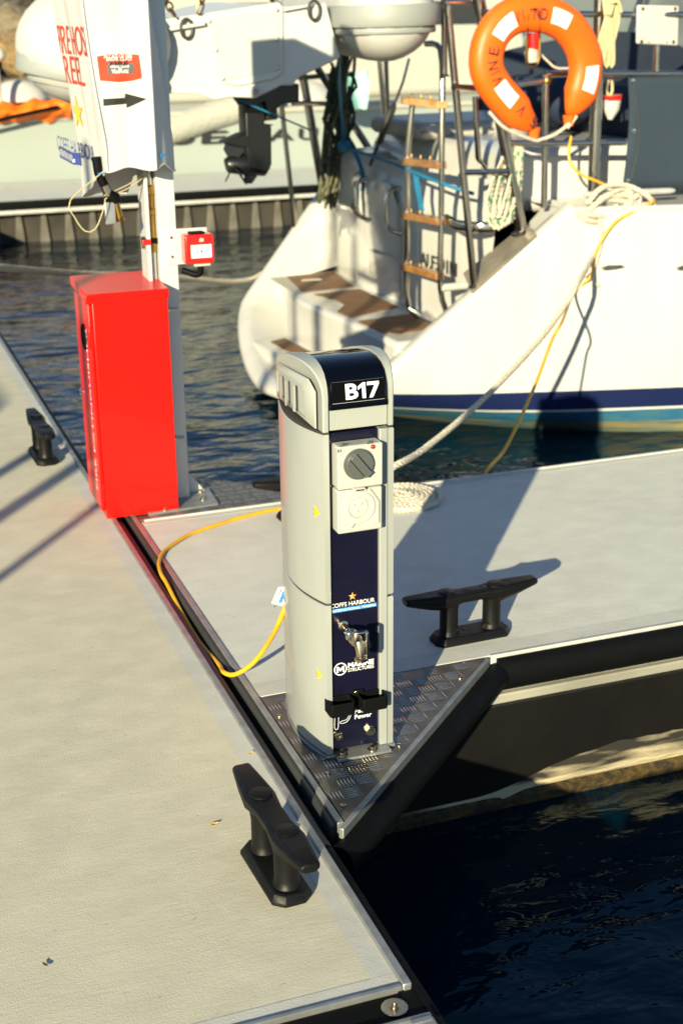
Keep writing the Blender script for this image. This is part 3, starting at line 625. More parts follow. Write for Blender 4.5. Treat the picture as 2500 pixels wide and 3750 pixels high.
# ================================================================== CLEATS
def cleat(loc, rz, label, sx=1.0):
    r = thing('dock_cleat', loc, label, 'cleat', 'black dock cleats bolted along the pontoons'); r.rotation_euler = (0, 0, rz); L_ = lambda mb, nm, **k: _local(mb, nm, r, **k)
    def _local(mb, nm, r, **k):
        for i in range(len(mb.v)): mb.v[i] = mb.v[i] + V(loc)
        return mb.build(nm, 'cleat_black', r, **k)
    b_ = [(-.118, -.022), (-.098, -.044), (.098, -.044), (.118, -.022), (.118, .022), (.098, .044), (-.098, .044), (-.118, .022)]
    mb = MB().loft([[V((x, y, 0)) for x, y in b_], [V((x, y, .009)) for x, y in b_], [V((x * .93, y * .8, .024)) for x, y in b_]]); L_(mb, 'cleat_base', bevel=.003)
    for s in (-1, 1):
        mb = MB().loft([[V((s * .068 + math.cos(t) * rx, math.sin(t) * ry, z)) for t in [2 * math.pi * k / 18 for k in range(18)]] for z, rx, ry in ((.018, .037, .035), (.027, .029, .028), (.04, .0262, .026), (.098, .0262, .026), (.112, .029, .028), (.122, .032, .029))])
        L_(mb, 'cleat_post', ang=50)
    secs = []
    for x, w_, z0, z1 in ((-.206, .018, .134, .151), (-.2, .021, .131, .154), (-.14, .029, .114, .153), (-.085, .0345, .103, .152), (-.03, .028, .117, .147), (.03, .028, .117, .147), (.085, .0345, .103, .152), (.14, .029, .114, .153), (.2, .021, .131, .154), (.206, .018, .134, .151)):
        c_ = .35; h_ = z1 - z0
        secs.append([V((x, yy * w_, z0 + zz * h_)) for yy, zz in ((-.55, 0), (.55, 0), (1, c_), (1, 1 - c_ * .6), (.7, 1), (-.7, 1), (-1, 1 - c_ * .6), (-1, c_))])
    L_(MB().loft(secs), 'cleat_horn', bevel=.002)
    for s in (-1, 1): L_(MB().lathe([(.0245, -.014), (.0245, .0008), (.0225, .0022), (.0001, .0028)], (s * .077, 0, .1525), Z, 24), 'cleat_plug')
    tm = MB(); put_text(tm, 'SEAWELD', (-.032, -.0305, .0262), X, Y, .064, .009, .01); 
    for s in (-1, 1): tm.tube([(s * .044 + math.cos(t) * .012, -.02 + 0 * s, .03 + math.sin(t) * .012) for t in [math.pi * k / 8 for k in range(9)]], .0022, 6)
    L_(tm, 'cleat_detail', fix=False)
    r.scale = (sx, sx, sx); return r
cleat((1.532, 3.165, .0006), R(2), 'black pontoon cleat standing alone in the pedestal shadow on the pale finger', .965)
cleat((.690, 2.292, .0006), R(92.5), 'large black cleat nearest the camera on the walkway edge', .97)
cleat((.693, 5.245, .0006), R(92), 'small distant black cleat on the walkway, left of the red cabinet', .97)
cleat((1.44, 4.25, .0006), R(3), 'black cleat half hidden behind the pedestal beside the coiled rope', .965)
# ================================================================== FIRE POST
post = thing('fire_post', (1.06, 4.58, .008), 'pale grey aluminium post carrying the hose reel cover and red call point', 'post')
MB().bb((1.038, 4.552, .012), (1.098, 4.66, 2.15)).build('post_channel', 'alu_post', post, bevel=.002)
MB().bb((1.0, 4.56, .012), (1.012, 4.66, 2.15)).build('post_flange', 'alu_post', post, bevel=.001)
MB().bb((1.0125, 4.62, .012), (1.0375, 4.66, 2.15)).build('post_web', 'alu_post', post)
mb = MB().prism([(.925, 4.435, .003), (1.175, 4.455, .003), (1.185, 4.62, .003), (1.12, 4.70, .003), (.93, 4.70, .003)], (0, 0, .009)); mb.build('base_plate', 'galv', post, bevel=.001)
for x, y in ((1.135, 4.51), (1.15, 4.60), (.95, 4.50), (.985, 4.455)): MB().disc((x, y, .0121), Z, .012, .002, 16).disc((x, y, .0142), Z, .008, .007, 6).build('base_bolt', 'nickel', post)
MB().prism([(1.0985, 4.60, .0125), (1.165, 4.60, .0125), (1.0985, 4.60, .10)], (0, .008, 0)).build('gusset', 'alu_post', post)
MB().prism([(1.0985, 4.66, .0125), (1.16, 4.66, .0125), (1.0985, 4.66, .085)], (0, .008, 0)).build('gusset', 'alu_post', post)
for z0, z1 in ((.62, .75), (.30, .36)):
    pass
for z in (.685, .235):
    MB().bb((1.037, 4.545, z - .035), (1.047, 4.5515, z + .035)).build('cabinet_bracket', 'alu_post', post, bevel=.001)
    MB().tube([(1.046, 4.549, z), (1.088, 4.549, z)], .005, 8).disc((1.05, 4.549, z), X, .011, .009, 6).build('bracket_bolt', 'nickel', post)
pp_ = thing('riser_pipe', (1.025, 4.585, .8), 'brass and copper riser pipe with red valve lever clipped to the fire post', 'pipe')
MB().tube([(1.024, 4.59, .03), (1.024, 4.59, .88)], .0105, 12).build('lower_pipe', 'galv_pale', pp_)
MB().lathe([(.013, 0), (.014, .06), (.012, .07), (.012, .12), (.0165, .125), (.0165, .14), (.0125, .145), (.0125, .185), (.017, .19), (.017, .215), (.012, .22)], (1.024, 4.588, .875), Z, 18).build('brass_fittings', 'brass', pp_)
MB().tube([(1.024, 4.59, 1.09), (1.024, 4.59, 1.6)], .011, 12).build('upper_pipe', 'stainless', pp_)
MB().box((1.01, 4.568, .915), (.05, .008, .018)).build('pipe_clip', 'rubber', pp_, bevel=.002)
MB().bb((.985, 4.556, .903), (1.013, 4.572, .922)).build('valve_lever', 'call_red', pp_, bevel=.003)
MB().bb((.984, 4.575, .89), (1.01, 4.58, .93)).build('valve_bracket', 'stainless', pp_)
# ---- red cabinet
cab = thing('fire_cabinet', (.91, 4.57, .02), 'tall red steel fire extinguisher cabinet hung on the fire post', 'cabinet')
CB = [(.784, 4.452), (1.034, 4.452), (1.034, 4.715), (.784, 4.715)]
MB().loft([[V((x, y, z)) for x, y in CB] for z in (.006, .752)]).build('cabinet_body', 'fire_red', cab, bevel=.003)
MB().loft([[V((.764, 4.447, .745)), V((1.038, 4.447, .745)), V((1.038, 4.722, .762)), V((.764, 4.722, .762))], [V((.764, 4.447, .777)), V((1.038, 4.447, .777)), V((1.038, 4.722, .792)), V((.764, 4.722, .792))]]).build('cabinet_roof', 'fire_red', cab, bevel=.003)
door = MB().bb((.772, 4.468, .03), (.7835, 4.706, .742)).build('cabinet_door', 'fire_red', cab, bevel=.003)
for z in (.1, .63): MB().bb((.768, 4.455, z - .035), (.7835, 4.4675, z + .035)).build('door_hinge', 'fire_red', cab, bevel=.002)
vc = px(323, 1200, .771); MB().lathe([(.044, 0), (.044, .004), (.037, .004), (.037, .001)], (.7718, 4.565, .615), (-1, 0, 0), 30).build('window_ring', 'rubber', door)
MB().lathe([(.0365, 0), (.0365, .0008)], (.7718, 4.565, .615), (-1, 0, 0), 30).build('window_pane', 'glass_dark', door)
MB().lathe([(.0125, 0), (.0125, .008), (.007, .012)], (.7718, 4.675, .40), (-1, 0, 0), 16).build('door_lock', 'chrome', door)
tm = MB(); put_text(tm, 'FIRE EXTINGUISHER', (.7712, 4.512, .095), (0, 0, 1), (0, 1, 0), .56, .022, .0); tm.build('lettering', 'print_white', door, flat=True, fix=False)
# ---- white fabric hose reel cover
cov = thing('hose_reel_cover', (.93, 4.6, 1.1), 'white fabric hose reel cover with red lettering hung over the fire post', 'cover')
def cring(t):
    z = lerp(2.05, 1.0, t); k = min(1, max(0, (1.75 - z) / .65)); out = []
    x0 = lerp(.80, .838, k ** 1.6); xf = lerp(.812, .858, k ** 1.8); x1 = lerp(1.012, 1.012, k); x2 = lerp(1.03, 1.096, k ** 1.2); y0 = 4.43; y1 = lerp(4.95, 4.78, k)
    seq = [((x0 + .0, y1), (xf, y0), 14), ((xf, y0), (x1, y0 - .004), 16), ((x1, y0 - .004), (x2, y0 + .09), 7), ((x2, y0 + .09), (x2 - .01, y1), 8), ((x2 - .01, y1), (x0, y1), 10)]
    for i, (a, b_, n_) in enumerate(seq):
        for j_ in range(n_):
            u = j_ / n_; x = lerp(a[0], b_[0], u); y = lerp(a[1], b_[1], u)
            w_ = noise.noise(V((x * 9, y * 9, z * 3.2 + i))) * .018 + noise.noise(V((x * 20 + 5, y * 20, z * 5))) * .006
            fade = math.sin(math.pi * u) ** .5
            if i == 1: out.append((x, y - w_ * .55 * fade))
            elif i == 0: out.append((x - w_ * .9 * fade, y))
            elif i == 2: out.append((x + w_ * fade * .8, y - w_ * fade * .6))
            else: out.append((x, y + w_ * .5))
    zb = []
    for x, y in out:
        drop = 0
        if t > .75: drop = (t - .75) / .25 * ((.0 if y < 4.47 else (.02 * (y - 4.43) / .1 if x > 1.0 else .135 * (y - 4.43) / .35)) + .008 * math.sin(x * 45 + y * 20))
        zb.append(z - drop + (.075 if 0 else 0))
    return [V((x, y, zz)) for (x, y), zz in zip(out, zb)]
def cz(t): return t
mb = MB(); rings = []
for i in range(37):
    t = i / 36; rr = cring(t)
    rings.append([V((q.x, q.y, 2.05 - (2.05 - q.z) * .842)) for q in rr])
fabtree = BVHTree.FromPolygons([tuple(q) for r_ in rings for q in r_], [(i * 55 + j, i * 55 + (j + 1) % 55, (i + 1) * 55 + (j + 1) % 55, (i + 1) * 55 + j) for i in range(36) for j in range(55)])
inner = [[V((lerp(q.x, .95, .02), lerp(q.y, 4.65, .02), q.z)) for q in r_] for r_ in (rings[-1], rings[-6])]
mb.loft(rings + inner, cap1=False); mb.build('fabric', 'fabric_white', cov, ang=50)
sm = MB()
for idx in (14, 30):
    sm.tube([r_[idx] + V((0, -.002, 0)) for r_ in rings], .0042, 6)
sm.tube([q for q in rings[-1]] + [rings[-1][0]], .004, 6); sm.build('seam_piping', 'fabric_white', cov)
FY = 4.413
def refine(mb, L):
    import bmesh
    me = bpy.data.meshes.new('r'); me.from_pydata([tuple(q) for q in mb.v], [], mb.f); bm = bmesh.new(); bm.from_mesh(me)
    bmesh.ops.triangulate(bm, faces=bm.faces)
    for k in range(3):
        es = [e for e in bm.edges if e.calc_length() > L]
        if es: bmesh.ops.subdivide_edges(bm, edges=es, cuts=1); bmesh.ops.triangulate(bm, faces=[f for f in bm.faces if len(f.verts) > 3])
    bm.verts.index_update(); mb.v = [v_.co.copy() for v_ in bm.verts]; mb.f = [tuple(v_.index for v_ in f.verts) for f in bm.faces]; mb.mi = [0] * len(mb.f); bm.free(); bpy.data.meshes.remove(me)
lab = MB(); ql = [py(x * .574, y * .574, FY) for x, y in ((625, 362), (700, 345), (790, 342), (890, 350), (910, 498), (850, 515), (760, 524), (645, 515))]
lab.add([V((q.x, FY, q.z)) for q in ql], [tuple(range(8))]); refine(lab, .02); drape(lab, fabtree, Y, .003); lb_ = lab.build('fire_label', 'print_red', cov, flat=True)
def ct(mb, s, x0, y0, x1, h, bold=0.01, dy=.0):
    a = py(x0 * .574, y0 * .574, FY); b_ = py(x1 * .574, y0 * .574, FY); put_text(mb, s, (a.x, FY - .001 - dy, a.z), X, V((.03, 0, 1)), b_.x - a.x, h, bold)
tm = MB(); ct(tm, 'IN CASE OF FIRE', 668, 374, 850, .0125, .0); ct(tm, 'BREAK GLASS', 684, 391, 845, .0115, .0); drape(tm, fabtree, Y, .0075); tm.build('lettering', 'print_white', lb_, flat=True, fix=False)
tm = MB(); ct(tm, 'FIRE', 706, 417, 825, .011, .02); drape(tm, fabtree, Y, .0065); tm.build('lettering', 'print_black', lb_, flat=True, fix=False)
tm = MB(); a = py(696 * .574, 474 * .574, FY); poly_on(tm, [(0, 0), (.079, 0), (.079, .029), (0, .029)], (a.x, FY - .0006, a.z), X, Z); refine(tm, .01); drape(tm, fabtree, Y, .005); tm.build('grey_panel', 'print_grey', lb_, flat=True, fix=False)
tm = MB(); ct(tm, 'BREAK GLASS', 710, 435, 830, .0075, .02, .0012); ct(tm, 'PRESS HERE', 722, 470, 826, .0075, .02, .0012); q = py(771 * .574, 447 * .574, FY)
tm.disc((q.x, FY - .0016, q.z), (0, -1, 0), .006, .0004, 14); tm.box((q.x - .019, FY - .002, q.z), (.016, .0006, .003)); tm.box((q.x + .019, FY - .002, q.z), (.016, .0006, .003)); drape(tm, fabtree, Y, .0075); tm.build('lettering', 'print_white', lb_, flat=True, fix=False)
ar = MB(); ql = [py(x * .574, y * .574, FY) for x, y in ((665, 633), (803, 625), (804, 597), (940, 632), (815, 690), (813, 663), (668, 677))]
ar.add([V((q.x, FY - .001, q.z)) for q in ql], [(0, 1, 5, 6), (1, 2, 3), (1, 3, 5), (3, 4, 5)]); refine(ar, .02); drape(ar, fabtree, Y, .003); ar.build('arrow', 'print_black', cov, flat=True, fix=False)
tm = MB(); q = py(625 * .574, 1115 * .574, 4.41); put_text(tm, 'MARINE', (q.x, 4.411, q.z), X, V((0, 0, 1)), .02, .006, .02); q = py(1060 * .574, 1040 * .574, 4.45); put_text(tm, 'MARINE', (1.048, 4.452, 1.197), V((.6, .5, .08)), Z, .03, .008, .02)
tm.lathe([(.0085, 0), (.0085, .0005), (.0068, .0005)], (1.037, 4.441, 1.2), (.5, -.85, 0), 16); tag(tm.build('maker_mark', 'print_blue', cov, flat=True, fix=False), kind='stuff')
# lettering on the left face, which runs away from the camera
LX0 = .790
def lt(mb, s, x0, y0, x1, h, bold=.01, xx=None):
    k = xx or LX0; a = px(x0 * .574, y0 * .574, k); b_ = px(x1 * .574, y0 * .574, k); put_text(mb, s, (k, a.y, a.z), V((.03, b_.y - a.y, 0)).normalized() if b_.y < a.y else -Y, Z, abs(a.y - b_.y), h, bold)
tm = MB(); lt(tm, 'FIRE HOSE', 344, 340, 493, .088, .0); lt(tm, 'REEL', 384, 528, 470, .085, .0, .793); refine(tm, .02); drape(tm, fabtree, X, .003); tm.build('lettering', 'print_red', cov, flat=True, fix=False)
q = px(440 * .574, 720 * .574, .80); sm = MB(); star(sm, (.80, q.y, q.z), V((0, -1, 0)), Z, .058); drape(sm, fabtree, X, .003); sm.build('logo_star', ['print_yellow', 'print_gold'], cov, flat=True, fix=False)
tm = MB(); lt(tm, 'COFFS HARBOUR', 372, 955, 528, .05, .0, .812); refine(tm, .02); drape(tm, fabtree, X, .003); tm.build('lettering', 'print_navy', cov, flat=True, fix=False)
tm = MB(); a = px(385 * .574, 1003 * .574, .816); poly_on(tm, [(0, 0), (.30, 0), (.30, .04), (0, .04)], (.816, a.y, a.z), -Y, Z); refine(tm, .02); drape(tm, fabtree, X, .003); tm.build('logo_bar', 'print_navy', cov, flat=True, fix=False)
tm = MB(); put_text(tm, 'INTERNATIONAL MARINA', (.8145, a.y - .012, a.z + .008), -Y, Z, .278, .024, .01); drape(tm, fabtree, X, .005); tm.build('lettering', 'print_white', cov, flat=True, fix=False)
# ---- nozzle below the cover
nz = thing('hose_nozzle', (.935, 4.5, 1.08), 'black and brass fire hose nozzle dangling under the white cover', 'nozzle')
D1 = [py(x * .574, y * .574, 4.5) for x, y in ((630, 1105), (690, 1235), (735, 1265), (770, 1410))]
MB().tube([D1[0] + V((-.005, 0, .05)), D1[0], lerp(D1[0], D1[1], .6)], .0145, 14).build('hose_end', 'rubber', nz)
MB().tube([lerp(D1[0], D1[1], .6), lerp(D1[0], D1[1], 1.1)], .0155, 14).build('coupling', 'nickel', nz)
MB().tube([lerp(D1[0], D1[1], 1.05), D1[2], lerp(D1[2], D1[3], .2)], [.019, .02, .016], 14).build('valve_body', 'rubber', nz)
MB().tube([lerp(D1[2], D1[3], -.1), lerp(D1[2], D1[3], .3), lerp(D1[2], D1[3], .85), lerp(D1[2], D1[3], .86), D1[3]], [.011, .0105, .012, .016, .0145], 14).build('brass_tip', 'brass', nz)
MB().box(D1[2] + V((-.02, -.01, -.045)), (.035, .006, .07)).build('nozzle_lever', 'galv', nz, bevel=.004)
cd = spline([D1[2] + V((-.035, -.01, .0)), lerp(D1[2], V((1.02, 4.57, 1.15)), .5) + V((0, 0, -.01)), V((1.018, 4.565, 1.135))], .02)
co = MB().tube(cd, .0022, 6).tube([q + V((0, -.004, .012)) for q in cd], .0022, 6)
w2 = spline([rings[-1][12] + V((-.003, 0, .01)), *[py(x * .574, y * .574, 4.46) for x, y in ((450, 1280), (480, 1390), (545, 1475), (610, 1460), (660, 1340), (672, 1275))]], .015)
co.tube(w2, .002, 6); tag(co.build('nozzle_lanyard', 'rope_cream', None), 'thin looped cord tying the brass nozzle to the post', 'cord')
# ---- call point
cp = thing('call_point', (1.15, 4.5, .9), 'small red break glass fire call point bracketed to the right of the post', 'fire alarm')
MB().bb((1.055, 4.544, .835), (1.20, 4.5515, .952)).build('mounting_plate', 'alu_post', cp, bevel=.001)
for z in (.862, .925): MB().lathe([(.005, 0), (.005, .002), (.003, .004)], (1.078, 4.5438, z), (0, -1, 0), 10).build('plate_screw', 'nickel', cp)
MB().bb((1.108, 4.485, .842), (1.207, 4.5435, .938)).build('call_box', 'call_red', cp, bevel=.007, seg=3)
MB().bb((1.128, 4.4825, .862), (1.197, 4.486, .905)).build('glass_plate', 'print_white', cp, bevel=.001)
mk_ = MB(); cxx, czz = 1.1625, .884
mk_.disc((cxx, 4.4822, czz), (0, -1, 0), .0042, .0004, 14)
for s in (-1, 1): poly_on(mk_, [(-.006, -.001), (-.006, .001), (0, .001), (0, .004), (.006, 0), (0, -.004), (0, -.001)], (cxx + s * .0155, 4.4822, czz), X * -s, Z if s < 0 else -Z)
mk_.build('press_mark', 'print_black', cp, flat=True, fix=False)
mk_ = MB(); poly_on(mk_, [(-.008, -.006), (-.006, .004), (-.001, .008), (.002, .003), (.008, .005), (.007, -.006)], (1.164, 4.4848, .921), X, Z); mk_.build('house_mark', 'outlet_white', cp, flat=True, fix=False)
MB().bb((1.13, 4.495, .9385), (1.18, 4.535, .944)).build('top_cap', 'rubber', cp, bevel=.002)
MB().bb((1.14, 4.495, .832), (1.195, 4.535, .8415)).build('clear_base', 'outlet_white', cp, bevel=.002)
MB().tube(spline([(1.165, 4.515, .835), (1.165, 4.517, .81), (1.15, 4.53, .80), (1.11, 4.55, .815)], .01), .011, 12).build('cable_gland', 'rubber', cp)
# ================================================================== CORDS AND ROPES ON THE DOCK
cord = thing('power_lead', (.9, 3.6, .01), 'yellow power lead looping from the pedestal into the walkway gap', 'power cord')
zz = .007
pts = [V((.985, 2.99, .36)), px(1040, 2270, .93) * 0 + V((.93, 2.97, .245)), pz(985, 2350, .13), pz(925, 2430, .05), pz(860, 2470, .015), pz(820, 2462, .008), V((.845, 3.27, -.008)), V((.838, 3.45, -.02)), V((.838, 3.65, -.012)), pz(612, 2138, .003), pz(590, 2100, zz), pz(583, 2060, zz), pz(600, 2020, zz), pz(640, 1990, zz), pz(700, 1955, zz), pz(800, 1920, zz), pz(900, 1890, zz), pz(1030, 1862, zz), V((1.6, 4.33, zz)), V((1.9, 4.38, zz))]
ctr = spline(pts, .012)
MB().tube(ctr, .0062, 10).build('lead', 'lead_yellow', cord)
tagp = [py(900 + x * .38265, 2000 + y * .38265, 2.99) for x, y in ((305, 385), (385, 385), (385, 580), (245, 550))]
tg = MB().add([V((q.x, 2.985 + i * .002, q.z)) for i, q in enumerate(tagp)], [(0, 1, 2, 3)]).build('test_tag', 'print_white', cord, flat=True)
tm = MB(); u_ = (V(tagp[3]) - V(tagp[0])).normalized(); r__ = (V(tagp[1]) - V(tagp[0])).normalized(); nn = V((0, -1, 0))
o_ = V(tagp[0]) + r__ * .006 + u_ * .004 + V((0, -.006, 0)); put_text(tm, 'APPLIANCE TEST TAG', o_, u_, -r__ if u_.cross(-r__).dot(nn) > 0 else r__, .05, .005, .01); tm.build('lettering', 'print_black', tg, flat=True, fix=False)
tm = MB(); poly_on(tm, [(0, 0), (.03, 0), (.03, .008), (0, .008)], V(tagp[0]) + r__ * .014 + u_ * .012 + V((0, -.006, 0)), u_, r__); tm.build('tag_stripe', 'print_blue', tg, flat=True, fix=False)
# flemished coil + mooring line up to the yacht
cl = []; turns = 6.3; n_ = 330
for i in range(n_):
    t = i / n_; a = t * turns * 2 * math.pi; r_ = .012 + .122 * t; lift = .011 + .012 * max(0, 1 - t * 2.2)
    cl.append(V((1.795 + math.cos(a) * r_, 4.268 + math.sin(a) * r_, lift)))
tag(MB().rope(cl, .0118, .055, 6).build('rope_coil', 'rope_white'), 'white rope coiled flat on the finger behind the pedestal', 'rope')
# ================================================================== SAILING YACHT
yt = thing('sailing_yacht', tuple(bw(2, 1.38, -.49)), 'white sailing yacht with navy stripe, stern steps and rails, moored past the finger', 'sailboat')
def hbm(a): return max(.0, (1.378 + .352 * a - .026 * a * a) if a < 6.5 else (2.567 * (1 - ((a - 6.5) / 5.5) ** 2)))
def zkeel(a): return max(-.95, -.445 - .22 * (a + 1.163))
def acut(z): return (z - .67) * 1.048
def hside(a, z, s):
    z1 = zkeel(a) + .37; t = min(1, max(0, (z1 - z) / .37))
    k = (1 - t ** 1.5) ** .67 if s > 0 else (1 - t ** 2.2) ** .55
    return 1.38 + s * hbm(a) * k * (1 + .012 * min(0, z - .2) * -1)
ZL = [.67, .62, .5, .35, .2, .05, -.08, -.17, -.25, -.255, -.30, -.35, -.3505, -.362, -.3625, -.395, -.425, -.4255, -.45, -.48, -.55, -.7]
def zmat(z0, z1):
    z = (z0 + z1) / 2
    return 0 if z > -.2525 else 1 if z > -.35 else 0 if z > -.362 else 2 if z > -.425 else 3
hm = MB()
for s in (-1, 1):
    rows = []
    for z in ZL:
        a0 = acut(z)
        if z < -.445: a0 = max(a0, -1.163 + (-.445 - z) / .22)
        rows.append([bw(a, hside(a, z, s), z) for a in [lerp(a0, 12.0, (i / 40) ** 1.5) for i in range(41)]])
    for i in range(len(rows) - 1):
        hm.slot(zmat(ZL[i], ZL[i + 1])); hm.loft([rows[i], rows[i + 1]], closed=False, cap0=False, cap1=False)
import bmesh
hull = hm.build('hull', ['gelcoat', 'stripe_navy', 'antifoul', 'antifoul_weed'], yt, ang=180, fix=True)
b_ = bmesh.new(); b_.from_mesh(hull.data); bmesh.ops.remove_doubles(b_, verts=b_.verts, dist=.0004); bmesh.ops.recalc_face_normals(b_, faces=b_.faces); b_.to_mesh(hull.data); b_.free()
zs = [.67, .6, .5, .4, .3, .2, .1, .02, -.05, -.11, -.17, -.22, -.27, -.31, -.35, -.385, -.41, -.43, -.441]
near = [V((acut(z), hside(acut(z), z, -1), z)) for z in zs]; far = [V((acut(z), hside(acut(z), z, 1), z)) for z in zs]
rimc = near + [V((acut(-.4445), lerp(near[-1].y, far[-1].y, u), -.4445)) for u in (.25, .5, .75)] + far[::-1]
nr = V((-1, 0, 1.048)).normalized()
def inward(i):
    t = (rimc[min(i + 1, len(rimc) - 1)] - rimc[max(i - 1, 0)]).normalized(); d = nr.cross(t)
    c_ = V((acut(.25), 1.38, .25)) - rimc[i]
    return d.normalized() if d.dot(c_) > 0 else -d.normalized()
def L2W(p): return bw(p.x, p.y, p.z)
inw = [inward(i) for i in range(len(rimc))]
def flw(i): return .12 if i < 19 else .11
FLW = [.115] * len(rimc)
rim_in = [rimc[i] + inw[i] * FLW[i] for i in range(len(rimc))]
MB().loft([[L2W(p + V((.004, 0, 0))) for p in rimc], [L2W(rimc[i] + nr * .022 + inw[i] * .006) for i in range(len(rimc))], [L2W(rimc[i] + nr * .03 + inw[i] * .03) for i in range(len(rimc))], [L2W(rim_in[i] + nr * .022 - inw[i] * .02) for i in range(len(rimc))], [L2W(rim_in[i]) for i in range(len(rimc))]], closed=False, cap0=False, cap1=False).build('stern_rim', 'gelcoat', yt, ang=70)
# liner from the flange forward to the walls
def wall_end(p):
    s = 1 if p.y > 1.38 else -1
    a1 = -.2 if p.z > .0 else -.6
    return V((max(a1, p.x + .02), min(2.43, max(.3, p.y)), p.z))
MB().loft([[L2W(p) for p in rim_in], [L2W(wall_end(p)) for p in rim_in]], closed=False, cap0=False, cap1=False).build('liner', 'gelcoat', yt, ang=50)
def prism_l(poly, z0, z1): return MB().loft([[bw(a, b_, z0) for a, b_ in poly], [bw(a, b_, z1) for a, b_ in poly]])
prism_l([(-.785, .40), (-.785, 1.2), (-.80, 1.6), (-.76, 1.95), (-.66, 2.2), (-.62, 2.42), (-.15, 2.47), (-.15, .4), (-.6, .4)], -.3, 0).build('stern_platform', 'gelcoat', yt, bevel=.03, seg=4)
prism_l([(-1.02, .75), (-1.02, 1.9), (-.6, 2.1), (-.6, .55)], -.43, -.27).build('lower_step', 'gelcoat', yt, bevel=.02, seg=3)
for i, (p, z) in enumerate((([(-.59, 2.36), (-.25, 2.38), (-.345, 1.86), (-.70, 1.84)], 0), ([(-.66, 1.76), (-.345, 1.785), (-.375, 1.2), (-.74, 1.06), (-.74, 1.24), (-.62, 1.40), (-.61, 1.58)], 0), ([(-.745, .955), (-.39, 1.0), (-.41, .62), (-.67, .58), (-.745, .64)], 0), ([(-.93, 1.35), (-.93, 1.8), (-.82, 1.85), (-.82, 1.32)], -.27))):
    prism_l(p, z - .004, z + .005).build('teak_pad', 'teak', yt, bevel=.002)
    if i == 0:
        t_ = prism_l([(-.70, 2.40), (-.17, 2.425), (-.27, 1.81), (-.76, 1.79)], -.003, .003); t_.build('hatch_frame', 'gelcoat_dull', yt, bevel=.002)
        prism_l([(-.585, 2.14), (-.55, 2.2), (-.44, 2.18), (-.44, 2.12)], .005, .009).build('hatch_latch', 'stainless', yt, bevel=.001)
# transom wall with recessed companion panel, rounded shoulders
def wall_xy(b_): return -.30 + .09 * max(0, (b_ - 1.75) / .7) ** 1.6
tw_ = MB(); bs_ = [.28 + (2.5 - .28) * i / 30 for i in range(31)]
tw_.loft([[bw(wall_xy(q) + (.02 if z > .6 else 0) + max(0, z - .62) * .5, q, z) for q in bs_] for z in (-.02, .2, .45, .62, .7, .78)], closed=False, cap0=False, cap1=False)
tw_.build('transom_wall', 'gelcoat', yt, ang=60)
MB().loft([[bw(-.312, q, z) for q, z in ((1.36, .12), (1.72, .12), (1.72, .52), (1.62, .64), (1.46, .64), (1.36, .52))], [bw(-.304, q, z) for q, z in ((1.34, .1), (1.74, .1), (1.74, .54), (1.63, .67), (1.45, .67), (1.34, .54))]]).build('transom_door', 'gelcoat', yt, bevel=.006, seg=3)
MB().box(bw(-.316, 1.3, .30), (.012, .012, .56), (BA, BB, Z)).box(bw(-.318, 1.52, .25), (.01, .36, .012), (BA, BB, Z)).build('door_joint', 'gelcoat_dull', yt)
MB().loft([[bw(a, q, z) for a, q in ((-.32, 1.80), (-.32, 2.2), (.1, 2.3), (.1, 1.8))] for z in (.42, .80)]).build('helm_seat', 'gelcoat', yt, bevel=.07, seg=5)
MB().loft([[bw(a, q, z) for a, q in ((-.24 + k, .5), (-.2 + k, 1.25), (-.2 + k, 2.1), (-.05 + k, 2.3), (3.4, 2.35), (3.4, .42), (.1, .42))] for z, k in ((.6, 0), (.86, .12), (.93, .2))]).build('cockpit_coaming', 'gelcoat', yt, bevel=.05, seg=4)
MB().loft([[bw(a, q, z) for a, q in ((-.16, 1.35), (-.16, 2.05), (.8, 2.1), (.8, 1.35))] for z in (.90, 1.0)]).build('cockpit_seat', 'gelcoat_dull', yt, bevel=.05, seg=4)
MB().loft([[bw(a, 1.38 - hbm(a) + .004, .668) for a in [i * .3 - .01 for i in range(40)]], [bw(a, 1.38 + hbm(a) - .004, .668) for a in [i * .3 - .01 for i in range(40)]]], closed=False, cap0=False, cap1=False).build('deck', 'gelcoat', yt, flat=True)
MB().tube([bw(a, 1.38 - hbm(a) + .008, .672) for a in [i * .2 for i in range(58)]], .014, 8).build('toe_rail', 'gelcoat', yt)
MB().box(pa(1365, 800, -.335) * 0 + bw(-.34, 1.06, .22), (.004, .004, .004), (BA, BB, Z)).build('drain_plug', 'gelcoat_dull', yt)
tm = MB(); a_ = bw(-.318, 1.045, .262); put_text(tm, 'ALF391N', a_, -BB, Z, .42, .078, .012); tm.build('lettering', 'print_black', yt, flat=True, fix=False)
# grab handles on the transom
def grab(p0, p1, out, nm='grab_handle'):
    p0 = V(p0); p1 = V(p1); MB().tube(spline([p0, p0 + out * .9 + (p1 - p0) * .12, p0 + out + (p1 - p0) * .5, p0 + out * .9 + (p1 - p0) * .88, p1], .03), .0125, 10).build(nm, 'stainless', yt)
grab(bw(-.31, 1.30, .66), bw(-.31, 1.28, .40), -BA * .07 + BB * .05); grab(bw(-.32, 1.72, .67), bw(-.32, 1.69, .43), -BA * .08 + BB * .0)
grab(bw(-.33, 1.78, .70), bw(-.33, 1.80, .44), -BA * .05)
